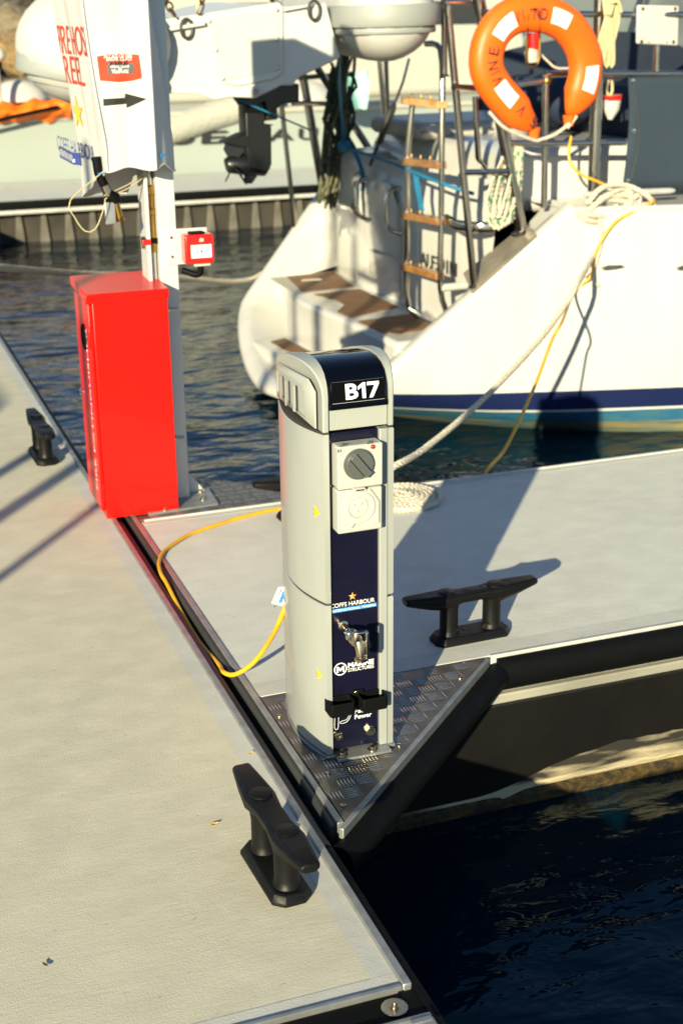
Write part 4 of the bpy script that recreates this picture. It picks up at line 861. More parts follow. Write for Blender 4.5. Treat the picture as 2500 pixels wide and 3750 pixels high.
# boarding ladder
ld = lambda b_, z, a=-.5: bw(a, b_, z)
rl = MB().tube([ld(.845, 1.18, -.47), ld(.845, .9), ld(.85, .15), ld(.875, .06, -.47), ld(.86, .012, -.42)], .0155, 12); rl.build('ladder_rail', 'stainless', yt)
MB().tube([ld(.875, .06, -.47), ld(.70, .04, -.46), ld(.56, .03, -.45)], .015, 10).build('ladder_foot', 'stainless', yt)
MB().tube([ld(.845, 1.19, -.47), ld(.835, 1.24, -.47), ld(.45, 1.245, -.45)], .0155, 10) if 0 else None
MB().tube(spline([pa(1560, 160, -.46), pa(1600, 165, -.46), pa(1618, 230, -.48), ld(.468, 1.0), ld(.462, .6), ld(.46, .25), ld(.49, .1, -.44)], .05), .0155, 12).build('ladder_rail', 'stainless', yt)
for zl, zr, mat_ in ((1.165, 1.165, 'teak_pale'), (.858, .872, 'teak_varnish'), (.575, .592, 'teak_varnish'), (.302, .312, 'teak_varnish')):
    c0 = ld(.862, zl); c1 = ld(.455, zr); d_ = (c1 - c0).normalized()
    o = MB().box((c0 + c1) / 2 + BA * -.005, ((c1 - c0).length, .055, .036), (d_, BA, d_.cross(BA))).build('ladder_rung', mat_, yt, bevel=.004)
    for u in (.25, .5, .75): MB().lathe([(.005, 0), (.005, .012), (.002, .022)], lerp(c0, c1, u) + Z * .02 - BA * .02, Z, 8).build('rung_screw', 'brass', o)
MB().tube([ld(.46, .25), ld(.46, .25, -.33)], .02, 10).build('ladder_bumper', 'gelcoat', yt)
MB().tube([ld(.5, .595, -.45), *[bw(-.36 - .12 * math.cos(R(t)), .42 - .22 * math.sin(R(t)), .585) for t in range(20, 120, 20)]], .018, 8, sx=1.6).build('ladder_hoop', 'stainless', yt)
# stern arch legs on the near quarter, with their welded base plates
def rp(x, y): return pp(x, y, bw(0, 0, .725), (BA * -1 + Z * 1.048).normalized())
plq = [rp(*q) for q in ((1697, 1003), (1925, 822), (1966, 862), (1728, 1075))]
MB().loft([[q for q in plq], [q + (BA * -1 + Z).normalized() * .006 for q in plq]]).build('strut_plate', 'stainless_plate', yt, bevel=.001)
f1 = rp(1735, 1050); f2 = rp(1908, 850)
def bl_(p): return (p - BN).dot(BB)
def leg(x0, y0, p1, r, x1=None, nm='arch_leg', mat='stainless'):
    top = pb(x0, y0, bl_(p1)); MB().tube([p1, top, top + (top - p1).normalized() * .35], r, 14).lathe([(r * 1.9, 0), (r * 1.5, .008), (r, .012)], p1, (top - p1), 16).build(nm, mat, yt); return top
leg(1636, 0, f1, .0185); leg(1752, 0, f2, .031)
leg(1625, 0, bw(-.50, .45, 1.3), .015)
MB().tube([pb(1700, 632, .18), pb(1855, 628, .16)], .016, 10).build('arch_crossbar', 'stainless', yt)
MB().tube([pb(1655, 318, .16), pb(1750, 322, .16)], .014, 10).build('arch_crossbar', 'stainless', yt)
MB().tube([pb(1625, 5, .16), pb(1720, 6, .16)], .014, 10).build('arch_crossbar', 'stainless', yt)
# far quarter: dark rail strip and davit legs
rs = [bw(acut(z) + .02, hside(acut(z), z, 1) - .02, z + .03) for z in (.30, .4, .5, .62)]
MB().tube(rs, .022, 8).build('rim_strip', 'rubber', yt)
fa = bw(acut(.47), hside(acut(.47), .47, 1) - .05, .50); fb = bw(acut(.25), hside(acut(.25), .25, 1) - .03, .28); fc = bw(.1, 2.45, .67)
for p, x, y, r in ((fa, 1100, 230, .028), (fb, 1025, 330, .016), (fc, 1150, 230, .024)):
    top = pb(x, y, bl_(p)); MB().tube([p, top, top + (top - p).normalized() * .5], r, 12).build('davit_leg', 'stainless', yt)
MB().tube([pb(1065, 378, 2.6), pb(1215, 380, 2.5)], .016, 10).build('davit_brace', 'stainless', yt)
MB().tube([pb(1090, 285, 2.6), pb(1300, 270, 2.5)], .016, 10).build('davit_brace', 'stainless', yt)
# overhead davit arms (mostly above the frame)
MB().tube([bw(-.52, .2, 2.05), bw(-1.0, .35, 2.3), bw(-1.9, .6, 2.32)], .03, 12).build('davit_arm', 'stainless', yt)
MB().tube([bw(-.30, 2.5, 2.0), bw(-1.0, 2.5, 2.3), bw(-1.9, 2.4, 2.32)], .03, 12).build('davit_arm', 'stainless', yt)
# pushpit and guard rails
def rail(a, r=.0145, nm='guard_rail'): MB().tube(a, r, 12).build(nm, 'stainless', yt)
rail([bw(-.46, .17, 1.596), bw(.45, .1, 1.575), bw(2.2, -.35, 1.575)]); rail([bw(-.1, .16, 1.31), bw(.22, .15, 1.305), bw(.72, .06, 1.295), bw(2.2, -.35, 1.29)])
rail([bw(-.30, .2, .995), bw(-.13, .15, .985), bw(.36, .12, .97)])
rail([bw(.17, .14, 2.1), bw(.196, .14, .67)], .03, 'arch_post')
rail([bw(-.105, .15, 1.31), bw(-.08, .16, .67)], .0165, 'stanchion'); rail([bw(-.49, .16, 1.22), bw(-.465, .16, .93), bw(-.42, .17, .88)], .014, 'stanchion')
rail([bw(2.2, -.35, 1.6), bw(2.2, -.35, .67)], .0165, 'stanchion')
rail([pb(1875, 310, .17), pb(1998, 295, .16)], .014); MB().ball(pb(2000, 296, .155), .026).build('rail_clamp', 'brass', yt)
rail([bw(.45, 3.0, .67), bw(.40, 2.95, 1.3)], .0165, 'stanchion'); rail([pa(1300, 200, .3), pa(1460, 195, .5)], .013)
rail([pa(1415, 520, .45), pa(1385, 180, .4)], .017, 'stanchion')
# turnbuckle stay
st0 = pa(1355, 605, -.28); st1 = pa(1475, 300, -.25); st2 = pa(1497, 215, -.2)
MB().tube([st0, lerp(st0, st1, .25)], .011, 8).tube([lerp(st0, st1, .25), lerp(st0, st1, .3), lerp(st0, st1, .7), lerp(st0, st1, .75)], [.012, .021, .021, .012], 8).tube([lerp(st0, st1, .75), st1, st2], .008, 8).build('backstay', 'stainless', yt)
# deck cleat and its horn
cc = bw(.31, .02, .672)
MB().tube([bw(.045, .0, .742), bw(.07, .0, .744), bw(.31, -.005, .738), bw(.55, -.02, .735), bw(.575, -.02, .734)], [.008, .014, .018, .015, .009], 12).build('deck_cleat', 'galv_pale', yt)
MB().tube([bw(.24, .0, .668), bw(.24, .0, .735)], .016, 10).tube([bw(.37, -.01, .668), bw(.37, -.01, .735)], .016, 10).build('cleat_feet', 'galv_pale', yt)
# hull dimples (moulded slot scuppers)
for x0, x1, y in ((2195, 2290, 978), (2470, 2560, 978)):
    q0 = pp(x0, y + 4, bw(0, hside(.2, .3, -1), .3), (BB + BA * .352).normalized()); q1 = pp(x1, y - 4, bw(0, hside(.2, .3, -1), .3), (BB + BA * .352).normalized())
    n_ = -(BB + BA * .352).normalized(); MB().loft([[q0 + n_ * .0, lerp(q0, q1, .3) + n_ * .004 + Z * .012, lerp(q0, q1, .8) + n_ * .004 + Z * .008, q1, lerp(q0, q1, .6) + n_ * .004 - Z * .004, lerp(q0, q1, .2) + n_ * .004 - Z * .006]], cap1=False).build('scupper_slot', 'seal_dark', yt, flat=True)
# canvas work: dark spray hood and clear vinyl panel over the cockpit
sp = MB(); sp.grid(lambda u, v_: bw(1.05 + .25 * math.sin(math.pi * u) + .12 * v_, lerp(.45, 2.9, u), .88 + v_ * (.40 + .18 * math.sin(math.pi * u * .98)) + .01 * noise.noise(V((u * 6, v_ * 4, 0)))), 24, 8)
sp.build('spray_hood', 'canvas_navy', yt, ang=180)
sp = MB(); sp.grid(lambda u, v_: bw(1.5 + .2 * math.sin(math.pi * u) + .25 * v_, lerp(-.1, 3.1, u), 1.15 + v_ * 1.0 + .006 * noise.noise(V((u * 9, v_ * 9, 4)))), 20, 10); sp.build('vinyl_screen', 'vinyl_clear', yt, ang=180)
for q in (.6, 1.8): MB().tube([bw(1.45, q, 1.15), bw(1.78, q, 2.2)], .02, 8).build('hood_frame', 'canvas_navy', yt)
MB().loft([[bw(a, q, z) for a, q in ((.75, .5), (.75, 2.3), (3.3, 2.3), (3.3, .5))] for z in (.90, 1.2)]).build('companionway', 'canvas_navy', yt, bevel=.08, seg=4)
MB().ball(bw(.62, 1.05, 1.12), .16, 16, 10, (1, 1, .9)).ball(bw(.6, 1.5, 1.05), .15, 16, 10, (1, 1.2, 1)).build('cockpit_cushions', 'cushion_navy', yt)
# ------------------------------------------------------------------ things on the yacht
wc = thing('weather_cloth', tuple(bw(.6, .1, .72)), 'dark slate blue canvas cloth laced to the guard rails right of the rope cleat', 'canvas')
def wcp(u, v_):
    a = lerp(.355, 2.15, u); b_ = .12 - .23 * u + .012 * noise.noise(V((u * 14, v_ * 2.5, 1))) ; z = lerp(.735, 1.283, v_) - .012 * math.sin(v_ * math.pi) * 0; return bw(a + .01 * math.sin(v_ * 3), b_ - .01 * math.sin(math.pi * v_), z)
mb = MB(); mb.grid(wcp, 40, 12); o = mb.build('cloth', 'canvas_slate', wc, ang=180); o.modifiers.new('thick', 'SOLIDIFY').thickness = .004
for u, v_ in ((.012, .97), (.015, .53), (.012, .08), (.24, .97), (.22, .03)):
    q = wcp(u, v_); MB().lathe([(.004, 0), (.011, 0), (.012, .003), (.004, .004)], q - BB * .006, -BB, 14).build('eyelet', 'chrome', wc)
tag(MB().tube(spline([wcp(.012, .97) - BB * .012, wcp(.03, .5) - BB * .01, wcp(.02, .1) - BB * .012], .03), .0025, 6).build('lacing_cord', 'print_black', wc))
# lifebuoy
PXB = [(1937, 452), (1905, 425), (1870, 385), (1825, 335), (1790, 280), (1778, 230), (1785, 170), (1810, 115), (1850, 75), (1900, 52), (1960, 50), (2020, 62), (2075, 95), (2115, 145), (2138, 205), (2142, 260), (2130, 320), (2112, 365), (2095, 398)]
lbz = [pb(x, y, .035) for x, y in PXB]; lc = sum(lbz, V()) / len(lbz)
bu = thing('lifebuoy', tuple(lc), 'orange horseshoe lifebuoy lettered SV DIVINE WIND on the stern rail', 'lifebuoy')
cl_ = spline(lbz, .03); rads = []
for i in range(len(cl_)):
    e = min(i, len(cl_) - 1 - i) / 3.0; rads.append(.083 * (min(1, .55 + .45 * e) if e < 1 else 1) * (1 + .012 * noise.noise(V((i * .9, 0, 0)))))
T_, U_ = frames(cl_); rg = []
for i, (p, t) in enumerate(zip(cl_, T_)):
    w_ = t.cross(BB).normalized(); rr = rads[i]
    rg.append([p + w_ * (math.copysign(abs(math.cos(k)) ** .8, math.cos(k)) * rr) + BB * (math.copysign(abs(math.sin(k)) ** .8, math.sin(k)) * rr * .72) for k in [2 * math.pi * j_ / 22 for j_ in range(22)]])
e0 = [lerp(q, cl_[0], .55) - T_[0] * .035 for q in rg[0]]; e1 = [lerp(q, cl_[-1], .55) + T_[-1] * .035 for q in rg[-1]]
ring = MB().loft([e0] + rg + [e1]).build('ring', 'buoy_orange', bu, ang=70)
frontb = -.72 * .083
def onring(u, w_off, lift):  # u 0..1 along the centre line
    i = u * (len(cl_) - 1); k = min(len(cl_) - 2, int(i)); p = lerp(cl_[k], cl_[k + 1], i - k); t = lerp(T_[k], T_[min(k + 1, len(T_) - 1)], i - k).normalized(); w_ = BB.cross(t).normalized()
    x = min(.98, abs(w_off) / .083); return p + w_ * w_off - BB * (.0598 * (1 - x ** 2.5) ** .4 + lift), t, w_
for u in (.165, .405, .625, .87):
    mb = MB(); g4 = []
    for iu in range(7):
        row = []
        for iw in range(7):
            uu = u + (iu / 6 - .5) * .085; row.append(onring(uu, (iw / 6 - .5) * .072, .0042)[0])
        g4.append(row)
    mb.loft(g4, closed=False, cap0=False, cap1=False); mb.build('reflective_patch', 'reflective', bu, ang=180, fix=False)
tm = MB()
for ch, lx, ly in (('S', 575, 760), ('V', 490, 708), ('D', 356, 614), ('I', 346, 567), ('V', 332, 520), ('I', 322, 463), ('N', 330, 405), ('E', 342, 335), ('W', 466, 174), ('I', 530, 140), ('N', 580, 116), ('D', 634, 104)):
    q0 = pb(1600 + lx * .574, ly * .574, .035); k = min(range(len(cl_)), key=lambda i_: (cl_[i_] - q0).length)
    if 0 < k < len(cl_) - 1:
        k2 = k + 1 if (cl_[k + 1] - q0).length < (cl_[k - 1] - q0).length else k - 1; d1 = (cl_[k] - q0).length; d2 = (cl_[k2] - q0).length; u = (k + (k2 - k) * d1 / (d1 + d2)) / (len(cl_) - 1)
    else: u = k / (len(cl_) - 1)
    p, t, w_ = onring(u, 0, .0024); t = (t - BB * t.dot(BB)).normalized(); up_ = t.cross(BB) * 1; up_ = up_ if up_.dot(p - lc) > 0 else -up_
    xd = up_.cross(-BB); wd = {'I': .004, 'W': .046, 'E': .032, 'S': .03}.get(ch, .036)
    put_text(tm, ch, p - xd * wd / 2 - up_ * .027, xd, up_, wd, .052, .004, .0)
tag(tm.build('lettering', 'buoy_ink', bu, flat=True, fix=False), kind='stuff')
for q in (e0, e1):
    c_ = sum(q, V()) / len(q); MB().tube([c_, c_ - Z * .05], [.03, .022], 10).build('end_tab', 'buoy_orange', bu)
tag(MB().tube(spline([pb(1790, 410, .0), pb(1850, 470, .0), pb(1950, 512, .02), pb(1975, 512, .02), pb(2035, 490, .02), pb(2085, 450, .02), pb(2110, 425, .02), pb(2075, 470, .02)], .03), .0085, 8).build('lifebuoy_line', 'rope_white'), 'grey white line slung under the horseshoe lifebuoy', 'rope')
# rescue light inside the ring
rl_ = thing('rescue_light', tuple(pb(1950, 190, .06)), 'red and white rescue light in a wire clip inside the lifebuoy', 'light')
MB().tube([pb(1950, 120, .06), pb(1950, 185, .06)], .031, 16).build('light_body', 'call_red', rl_)
MB().tube([pb(1948, 180, .05), pb(1946, 190, .05), pb(1946, 228, .05)], [.026, .036, .03], 16).build('light_lamp', 'outlet_white', rl_)
MB().tube([pb(1930, 125, .055), pb(1930, 140, .055)], .001, 4).tube(spline([pb(1975, 138, .02), pb(1972, 215, .02), pb(1960, 240, .02), pb(1935, 240, .02), pb(1925, 215, .02), pb(1928, 150, .02)], .02), .0055, 8).tube(spline([pb(1930, 150, .01), pb(1935, 50, -.03), pb(1955, 32, -.03), pb(1972, 45, -.03), pb(1976, 140, .0)], .02), .003, 6).build('wire_clip', 'brass', rl_)
tag(MB().tube(spline([pb(1975, 195, .05), pb(2010, 230, .06), pb(2040, 250, .06), pb(2110, 248, .08)], .03), .006, 8).build('light_cord', 'rope_white'), 'pale cord from the rescue light to the rail', 'cord')
# white board
wb = thing('white_board', tuple(pb(2405, 255, .1)), 'blank white square board with corner screws on a short post above the rail', 'board')
q = [pb(x, y, .07) for x, y in ((2332, 160), (2482, 168), (2486, 20), (2335, 18))]
MB().loft([q, [p + BB * .02 for p in q]]).build('board', 'pvc_white', wb, bevel=.008, seg=3)
MB().tube([pb(2402, 165, .09), pb(2399, 262, .09)], .0155, 10).build('board_post', 'stainless', wb)
for x, y, r in ((2352, 32, .0085), (2470, 32, .0085), (2347, 152, .0085), (2464, 153, .0085), (2373, 153, .0045), (2440, 153, .0045)): MB().lathe([(r, 0), (r * .9, .003), (r * .3, .005)], pb(x, y, .068), -BB, 12).build('board_screw', 'brass', wb)
# hanging cream rope hank on the upper rail, small float under it
mb = MB()
for k in range(7):
    x0 = 2195 + k * 8; mb.tube(spline([pb(2215 + k * 3, 55, .06 - .006 * k), pb(x0 + 12, -10, .09), pb(x0 + 22, 60, .06), pb(2190 + k * 9, 160, .06 + .006 * (k % 3)), pb(2196 + k * 6, 235 - (k % 3) * 25, .06), pb(2208 + k * 6, 235 - (k % 3) * 25, .055), pb(2214 + k * 5, 150, .05), pb(2222 + k * 2, 60, .05)], .03), .0085, 7)
mb.tube(spline([pb(2235, 10, .05), pb(2262, 5, .04), pb(2272, 45, .04)], .02), .009, 7)
tag(mb.build('rope_hank', 'rope_cream'), 'cream rope hank tied over the top rail beside the lifebuoy', 'rope')
fl_ = thing('danbuoy_float', tuple(pb(2235, 430, .2)), 'small white float with red band hanging by a cream loop behind the rail', 'float')
MB().tube([pb(2240, 348, .2), pb(2240, 366, .2)], [.05, .048], 14).build('red_band', 'call_red', fl_)
MB().tube([pb(2239, 366, .2), pb(2236, 400, .2), pb(2232, 438, .2)], [.047, .043, .012], 14).build('float_body', 'pvc_white', fl_)
MB().tube(spline([pb(2226, 290, .2), pb(2218, 330, .2), pb(2230, 350, .2), pb(2240, 332, .2), pb(2238, 290, .2), pb(2232, 262, .17)], .02), .0075, 7).build('loop', 'rope_cream', fl_)
# green flecked rope coil on the stern rail
mb = MB(); gm = MB()
for k in range(9):
    dx = (k - 4) * 6; low = 800 + (k * 37) % 40; c_ = spline([pb(1880 + dx * .5, 520 + (k % 3) * 10, .21 + .012 * (k % 4)), pb(1822 + dx * .8, 660, .18 + .014 * (k % 5)), pb(1805 + dx, low - 40, .18 + .012 * (k % 4)), pb(1840 + dx * .9, low, .16 + .012 * (k % 3)), pb(1868 + dx, low - 60, .17 + .012 * (k % 5)), pb(1888 + dx * .8, 640, .18 + .01 * (k % 3)), pb(1902 + dx * .4, 520, .2)], .02)
    mb.rope(c_, .0105, .05, 6, 2)
    for i in range(3, len(c_) - 3, 5): gm.tube([c_[i] - BB * .0085, c_[i + 1] - BB * .0085], .0038, 5)
o = thing('green_fleck_rope', tuple(pb(1855, 520, .2)), 'white rope with green flecks coiled and hung behind the leaning stern pole', 'rope')
mb.build('rope', 'rope_white', o); tag(gm.build('flecks', 'rope_green', o), kind='stuff')
# tangle of old lines and netting on the far quarter
o = thing('old_rope_bundle', tuple(pb(1225, 600, 2.35)), 'weathered tan and green rope and netting bundle hanging at the yacht\'s far corner', 'rope bundle')
mb = MB()
for k in range(16):
    x0 = 1265 + random.uniform(-30, 40); xm = 1225 + random.uniform(-40, 45); x1 = 1175 + random.uniform(-22, 50); bb_ = 2.2 + random.uniform(-.1, .12)
    mb.tube(spline([pb(x0, 180 + random.uniform(0, 30), bb_ + .1), pb(lerp(x0, xm, .5) + random.uniform(-12, 12), 330, bb_), pb(xm, 480, bb_), pb(lerp(xm, x1, .5), 620, bb_), pb(x1, 730 + random.uniform(-30, 45), bb_), pb(x1 + random.uniform(5, 18), 690, bb_)], .06), .0105, 6)
mb.build('old_lines', 'rope_old', o)
mb = MB()
for k in range(30):
    x0 = 1235 + random.uniform(-35, 55); y0 = random.uniform(230, 560); mb.tube(spline([pb(x0, y0, 2.15), pb(x0 + random.uniform(-25, 25), y0 + 50, 2.1), pb(x0 + random.uniform(-30, 30), y0 + 110, 2.15), pb(x0 + random.uniform(-25, 25), y0 + 150, 2.12)], .05), .011, 5)
mb.build("netting", "net_green", o)
# blue ratchet strap
def strap(pts, w_, nm, lab):
    c_ = spline(pts, .04); T2, _ = frames(c_); rr = []
    for i, (p, t) in enumerate(zip(c_, T2)):
        s_ = t.cross(BB).normalized(); s_ = (s_ * math.cos(.35 * math.sin(i * .21)) + BB * math.sin(.35 * math.sin(i * .21))); rr.append([p - s_ * w_ / 2 - BB * .0015, p + s_ * w_ / 2 - BB * .0015, p + s_ * w_ / 2 + BB * .0015, p - s_ * w_ / 2 + BB * .0015])
    return tag(MB().loft(rr).build(nm, 'strap_blue'), lab, 'strap')
strap([pb(1160, 50, .38), pb(1195, 120, .4), pb(1240, 205, .45), pb(1243, 300, .9), pb(1250, 420, 1.6), pb(1262, 530, 1.95)], .03, 'ratchet_strap', 'long blue webbing strap from the tender transom down to the stern knot')
strap([pb(1262, 530, 1.95), pb(1300, 560, 1.85), pb(1328, 640, 1.75), pb(1325, 700, 1.72)], .03, 'ratchet_strap', 'short blue strap hanging beside the transom grab handle')
strap([pb(1520, 630, .75), pb(1530, 700, .74), pb(1545, 775, .72)], .032, 'ratchet_strap', 'bright blue strap end dangling behind the ladder')
tag(MB().tube(spline([pb(1262, 540, 1.95), pb(1400, 585, 1.3), pb(1500, 625, .8), pb(1640, 680, .4), pb(1735, 710, .3)], .05), .0095, 8).ball(pb(1262, 535, 1.92), .045, 10, 8, (1, 1, .8)).build('blue_line', 'strap_blue'), 'thin blue line stretched across the stern behind the ladder', 'rope')
# mooring line and shore lead running up to the yacht's cleat
Apt = V((1.66, 4.36, .02)); Bpt = bw(.30, -.03, .73)
def hull_b(p):
    a = (p - BN).dot(BA); return hside(max(a, acut(min(.66, p.z))), p.z, -1)
def vline(pts, A0, B0):
    n_ = V((B0.y - A0.y, -(B0.x - A0.x), 0)).normalized(); return [pp(x, y, A0, n_) for x, y in pts]
mp_ = vline([(1434, 1712), (1560, 1638), (1760, 1470), (1960, 1262), (2065, 1125), (2120, 1030)], V((1.92, 4.41, .02)), Bpt)
ml = [V((1.66, 4.27, .012)), V((1.78, 4.38, .012)), V((1.86, 4.405, .02))] * 0 + mp_ + [pb(2175, 930, -.02), pb(2215, 850, -.035), pb(2262, 780, -.045), bw(.34, -.04, .73)]
c_ = spline([V((1.48, 4.28, .06)), V((1.6, 4.36, .03))] + ml, .012)
tag(MB().rope(c_, .0128, .065, 6).build('mooring_line', 'rope_white'), 'twisted white mooring line running from the finger up to the yacht cleat', 'rope')
kb = MB()
kp = [[(2150, 745), (2200, 690), (2290, 680), (2370, 720), (2390, 770), (2330, 790), (2240, 770)], [(2130, 770), (2170, 790), (2270, 785), (2310, 730), (2280, 690), (2190, 740), (2150, 775)], [(2110, 780), (2160, 810), (2250, 810), (2320, 760), (2300, 720), (2220, 720)], [(2160, 720), (2260, 735), (2350, 750), (2390, 745)], [(2330, 760), (2420, 770), (2500, 785), (2600, 800)]]
for i, l_ in enumerate(kp): kb.rope(spline([pb(x, y, -.035 - .03 * (j_ % 2) + .012 * i) for j_, (x, y) in enumerate(l_)], .012), .0145, .07, 6)
tag(kb.build('rope_knot', 'rope_white'), 'heap of white rope knotted round the yacht deck cleat', 'rope')
kb = MB(); kb.rope(spline([pb(2195, 800, -.05), pb(2200, 880, -.06), pb(2180, 960, -.055), pb(2165, 1010, -.05)], .012), .011, .06, 6); kb.tube([pb(2140, 1015, -.06), pb(2155, 995, -.06)], .006, 6).tube([pb(2180, 1035, -.06), pb(2190, 1048, -.06)], .009, 6)
tag(kb.build('rope_tail', 'rope_white'), 'frayed rope tail whipped with black tape on the mooring line', 'rope')
A2 = pz(1785, 1738, .006); lp = vline([(1785, 1738), (1850, 1640), (1950, 1430), (2020, 1245), (2058, 1175)], A2, bw(.2, -.06, .5))
c_ = spline([A2 + V((-.12, -.0, -.34)), A2 + V((-.05, .012, -.13)), A2 + V((0, .02, 0))] + lp[1:] + [pb(2100, 1075, -.06), pb(2160, 1015, -.07), pb(2172, 960, -.06), pb(2190, 900, -.075), pb(2250, 815, -.085), pb(2340, 765, -.09), pb(2392, 735, -.08), pb(2370, 725, .02), pb(2250, 690, .05), pb(2180, 662, .06), pb(2120, 635, .08), pb(2085, 590, .1), pb(2083, 540, .12), pb(2090, 500, .14)], .012)
tag(MB().tube(c_, .0068, 9).build('shore_lead', 'lead_yellow'), 'yellow shore power lead wound round the mooring line up to the yacht', 'power cord')
c_ = spline([py(-120, 965, 7.0), py(0, 980, 7.4), py(300, 1003, 8.4), py(640, 1017, 9.3), py(935, 1018, 10.0), V((3.4, 10.2, .05))], .016)
tag(MB().rope(c_, .02, .12, 5).build('far_mooring_line', 'rope_white'), 'pale mooring rope stretched low across the water behind the red cabinet', 'rope')
# ================================================================== INFLATABLE TENDER ON THE DAVITS
TB = .45
td = thing('inflatable_tender', tuple(pb(930, 250, TB)), 'white rigid inflatable tender hung over the yacht stern, grey panel on its transom', 'dinghy')
YT = R(-15); TT = V((BB.x * math.cos(YT) - BB.y * math.sin(YT), BB.x * math.sin(YT) + BB.y * math.cos(YT), 0)); TD = V((TT.y, -TT.x, 0)); TP = pb(930, 250, TB)
def z6(x, y): return (550 + x * .4464, y * .4464)
def tpx(x, y, b_=0): return pp(x, y, TP + TT * b_, TT)
def tp_(x, y, b_=TB): return tpx(*z6(x, y), b_ - TB)
ol = [tp_(*q) for q in ((-190, 205), (15, 172), (460, 108), (1050, 15), (1060, 60), (1440, 22), (1500, 250), (1562, 470), (1400, 552), (1235, 628), (1200, 655), (1165, 702), (1080, 700), (960, 760), (858, 805), (650, 798), (570, 815), (520, 822), (470, 800), (430, 782), (300, 770), (160, 768), (-100, 750), (-200, 600))]
MB().loft([ol, [p + TT * .045 for p in ol]]).build('transom', 'tender_white', td, bevel=.006, seg=2)
rim_ = [tp_(*q, TB - .012) for q in ((455, 112), (1055, 18), (1092, 60), (1092, 600), (1005, 655), (740, 706), (600, 690), (575, 668))]
MB().loft([rim_, [p + TT * .0115 for p in rim_]]).build('panel_step', 'tender_white', td, bevel=.005)
pn = [tp_(*q, TB - .016) for q in ((470, 150), (1052, 68), (1066, 575), (592, 662))]
MB().loft([pn, [p + TT * .0035 for p in pn]]).build('grey_panel', 'panel_grey', td, bevel=.001)
for q in ((490, 175), (1040, 82), (545, 412), (1042, 325), (600, 645), (1048, 556)): MB().lathe([(.011, 0), (.009, .003), (.002, .005)], tp_(*q, TB - .016), -TT, 10).build('panel_screw', 'galv', td)
lip_ = [[tp_(x, y, TB - o_) for o_, y in ((-.002, y0), (.03, y0 + 4), (.03, y0 + 32), (-.002, y0 + 40))] for x, y0 in ((95, 232), (300, 200), (452, 176))]
MB().loft(lip_).build('transom_ledge', 'tender_white', td, bevel=.003)
lip_ = [[tp_(x, y, TB - o_) for o_, y in ((-.002, y0), (.028, y0 + 3), (.028, y0 + 24), (-.002, y0 + 30))] for x, y0 in ((1094, 70), (1250, 42), (1330, 26))]
MB().loft(lip_).build('transom_ledge', 'tender_white', td, bevel=.003)
MB().lathe([(.022, 0), (.026, .01), (.026, .022), (.015, .024), (.013, .004)], tp_(848, 752), -TT + TD * .3, 16).build('drain_bung', 'pvc_white', td)
def eye(x, y, nm='lifting_eye'):
    c_ = tp_(x, y, TB - .02); MB().tube([c_ + V((0, 0, 0)) + BA * (.028 * math.cos(t)) + Z * (.042 * math.sin(t)) for t in [2 * math.pi * k / 14 for k in range(15)]], .0075, 8).build(nm, 'seal_dark', td)
eye(1345, 85); eye(300, 235)
# tubes with cone ends and grey rubbing strakes
def tube_b(c, rx, rz, roll, bands):
    rings = []
    for b_, r in ((-.27, .06), (-.262, .34), (-.235, .6), (-.18, .8), (-.1, .93), (0, .985), (.16, 1), (.9, 1), (2.0, .96), (2.6, .78), (2.85, .4), (2.9, .05)):
        rings.append([c + TT * b_ + TD * (math.cos(t) * r * rx) + Z * (math.sin(t) * r * rz) for t in [2 * math.pi * k / 32 for k in range(32)]])
    MB().loft(rings).build('side_tube', 'pvc_white', td, ang=80)
    ax = TD * math.cos(roll) + Z * math.sin(roll); nz_ = Z * math.cos(roll) - TD * math.sin(roll)
    for off, h_, ex in bands:
        f = math.sqrt(max(.05, 1 - (off / rz) ** 2)); rr = rx * f; dp = .27 * f
        path = [(-rr, 2.0), (-rr, .9)] + [(-math.cos(t) * rr, -math.sin(t) ** .8 * dp if math.sin(t) > 0 else 0) for t in [math.pi * k / 22 for k in range(23)]] + [(rr, .9), (rr, 2.0)]
        def P3(x, b_, zz, e):
            n_ = V((x / rr, (b_ / dp) * 1.0 if b_ < 0 else 0)); n_ = n_.normalized(); return c + ax * (x + n_.x * e) + TT * (b_ + n_.y * e) + nz_ * (off + zz)
        MB().loft([[P3(x, b_, zz, e) for zz, e in ((-h_ / 2, -.04), (-h_ / 2, ex * .6), (-h_ / 2 * .7, ex), (h_ / 2 * .7, ex), (h_ / 2, ex * .6), (h_ / 2, -.04))] for x, b_ in path], closed=True).build('rubbing_strake', 'pvc_grey', td, ang=50)
tube_b(tpx(1408, 45, .0), .232, .222, .02, ((-.012, .095, .018), (-.077, .03, .012)))
tube_b(tpx(345, 165, .0), .355, .275, -.2, ((-.125, .085, .018), (-.185, .03, .012)))
hl = []
for b_, k, dz in ((.046, 1, 0), (.95, .97, .0), (1.85, .8, .06), (2.45, .45, .16), (2.65, .15, .25)):
    ring_ = []
    for p in ol:
        q = p - TP; a_ = q.dot(TD); ring_.append(TP + TD * (a_ * k * .97) + TT * b_ + Z * (q.z * k * .97 + dz + .0))
    hl.append(ring_)
MB().loft(hl).build('tender_hull', 'tender_white', td, ang=50)
mb = MB()
def chain(p0, p1, nm):
    n_ = int((V(p1) - V(p0)).length / .045); d_ = (V(p1) - V(p0)).normalized(); u_ = d_.orthogonal().normalized(); w_ = d_.cross(u_); mb = MB()
    for i in range(n_):
        c_ = V(p0) + d_ * .045 * (i + .5); s_ = u_ if i % 2 else w_; mb.tube([c_ + d_ * (.03 * math.cos(t)) + s_ * (.016 * math.sin(t)) for t in [2 * math.pi * k / 10 for k in range(11)]], .005, 5)
    return mb
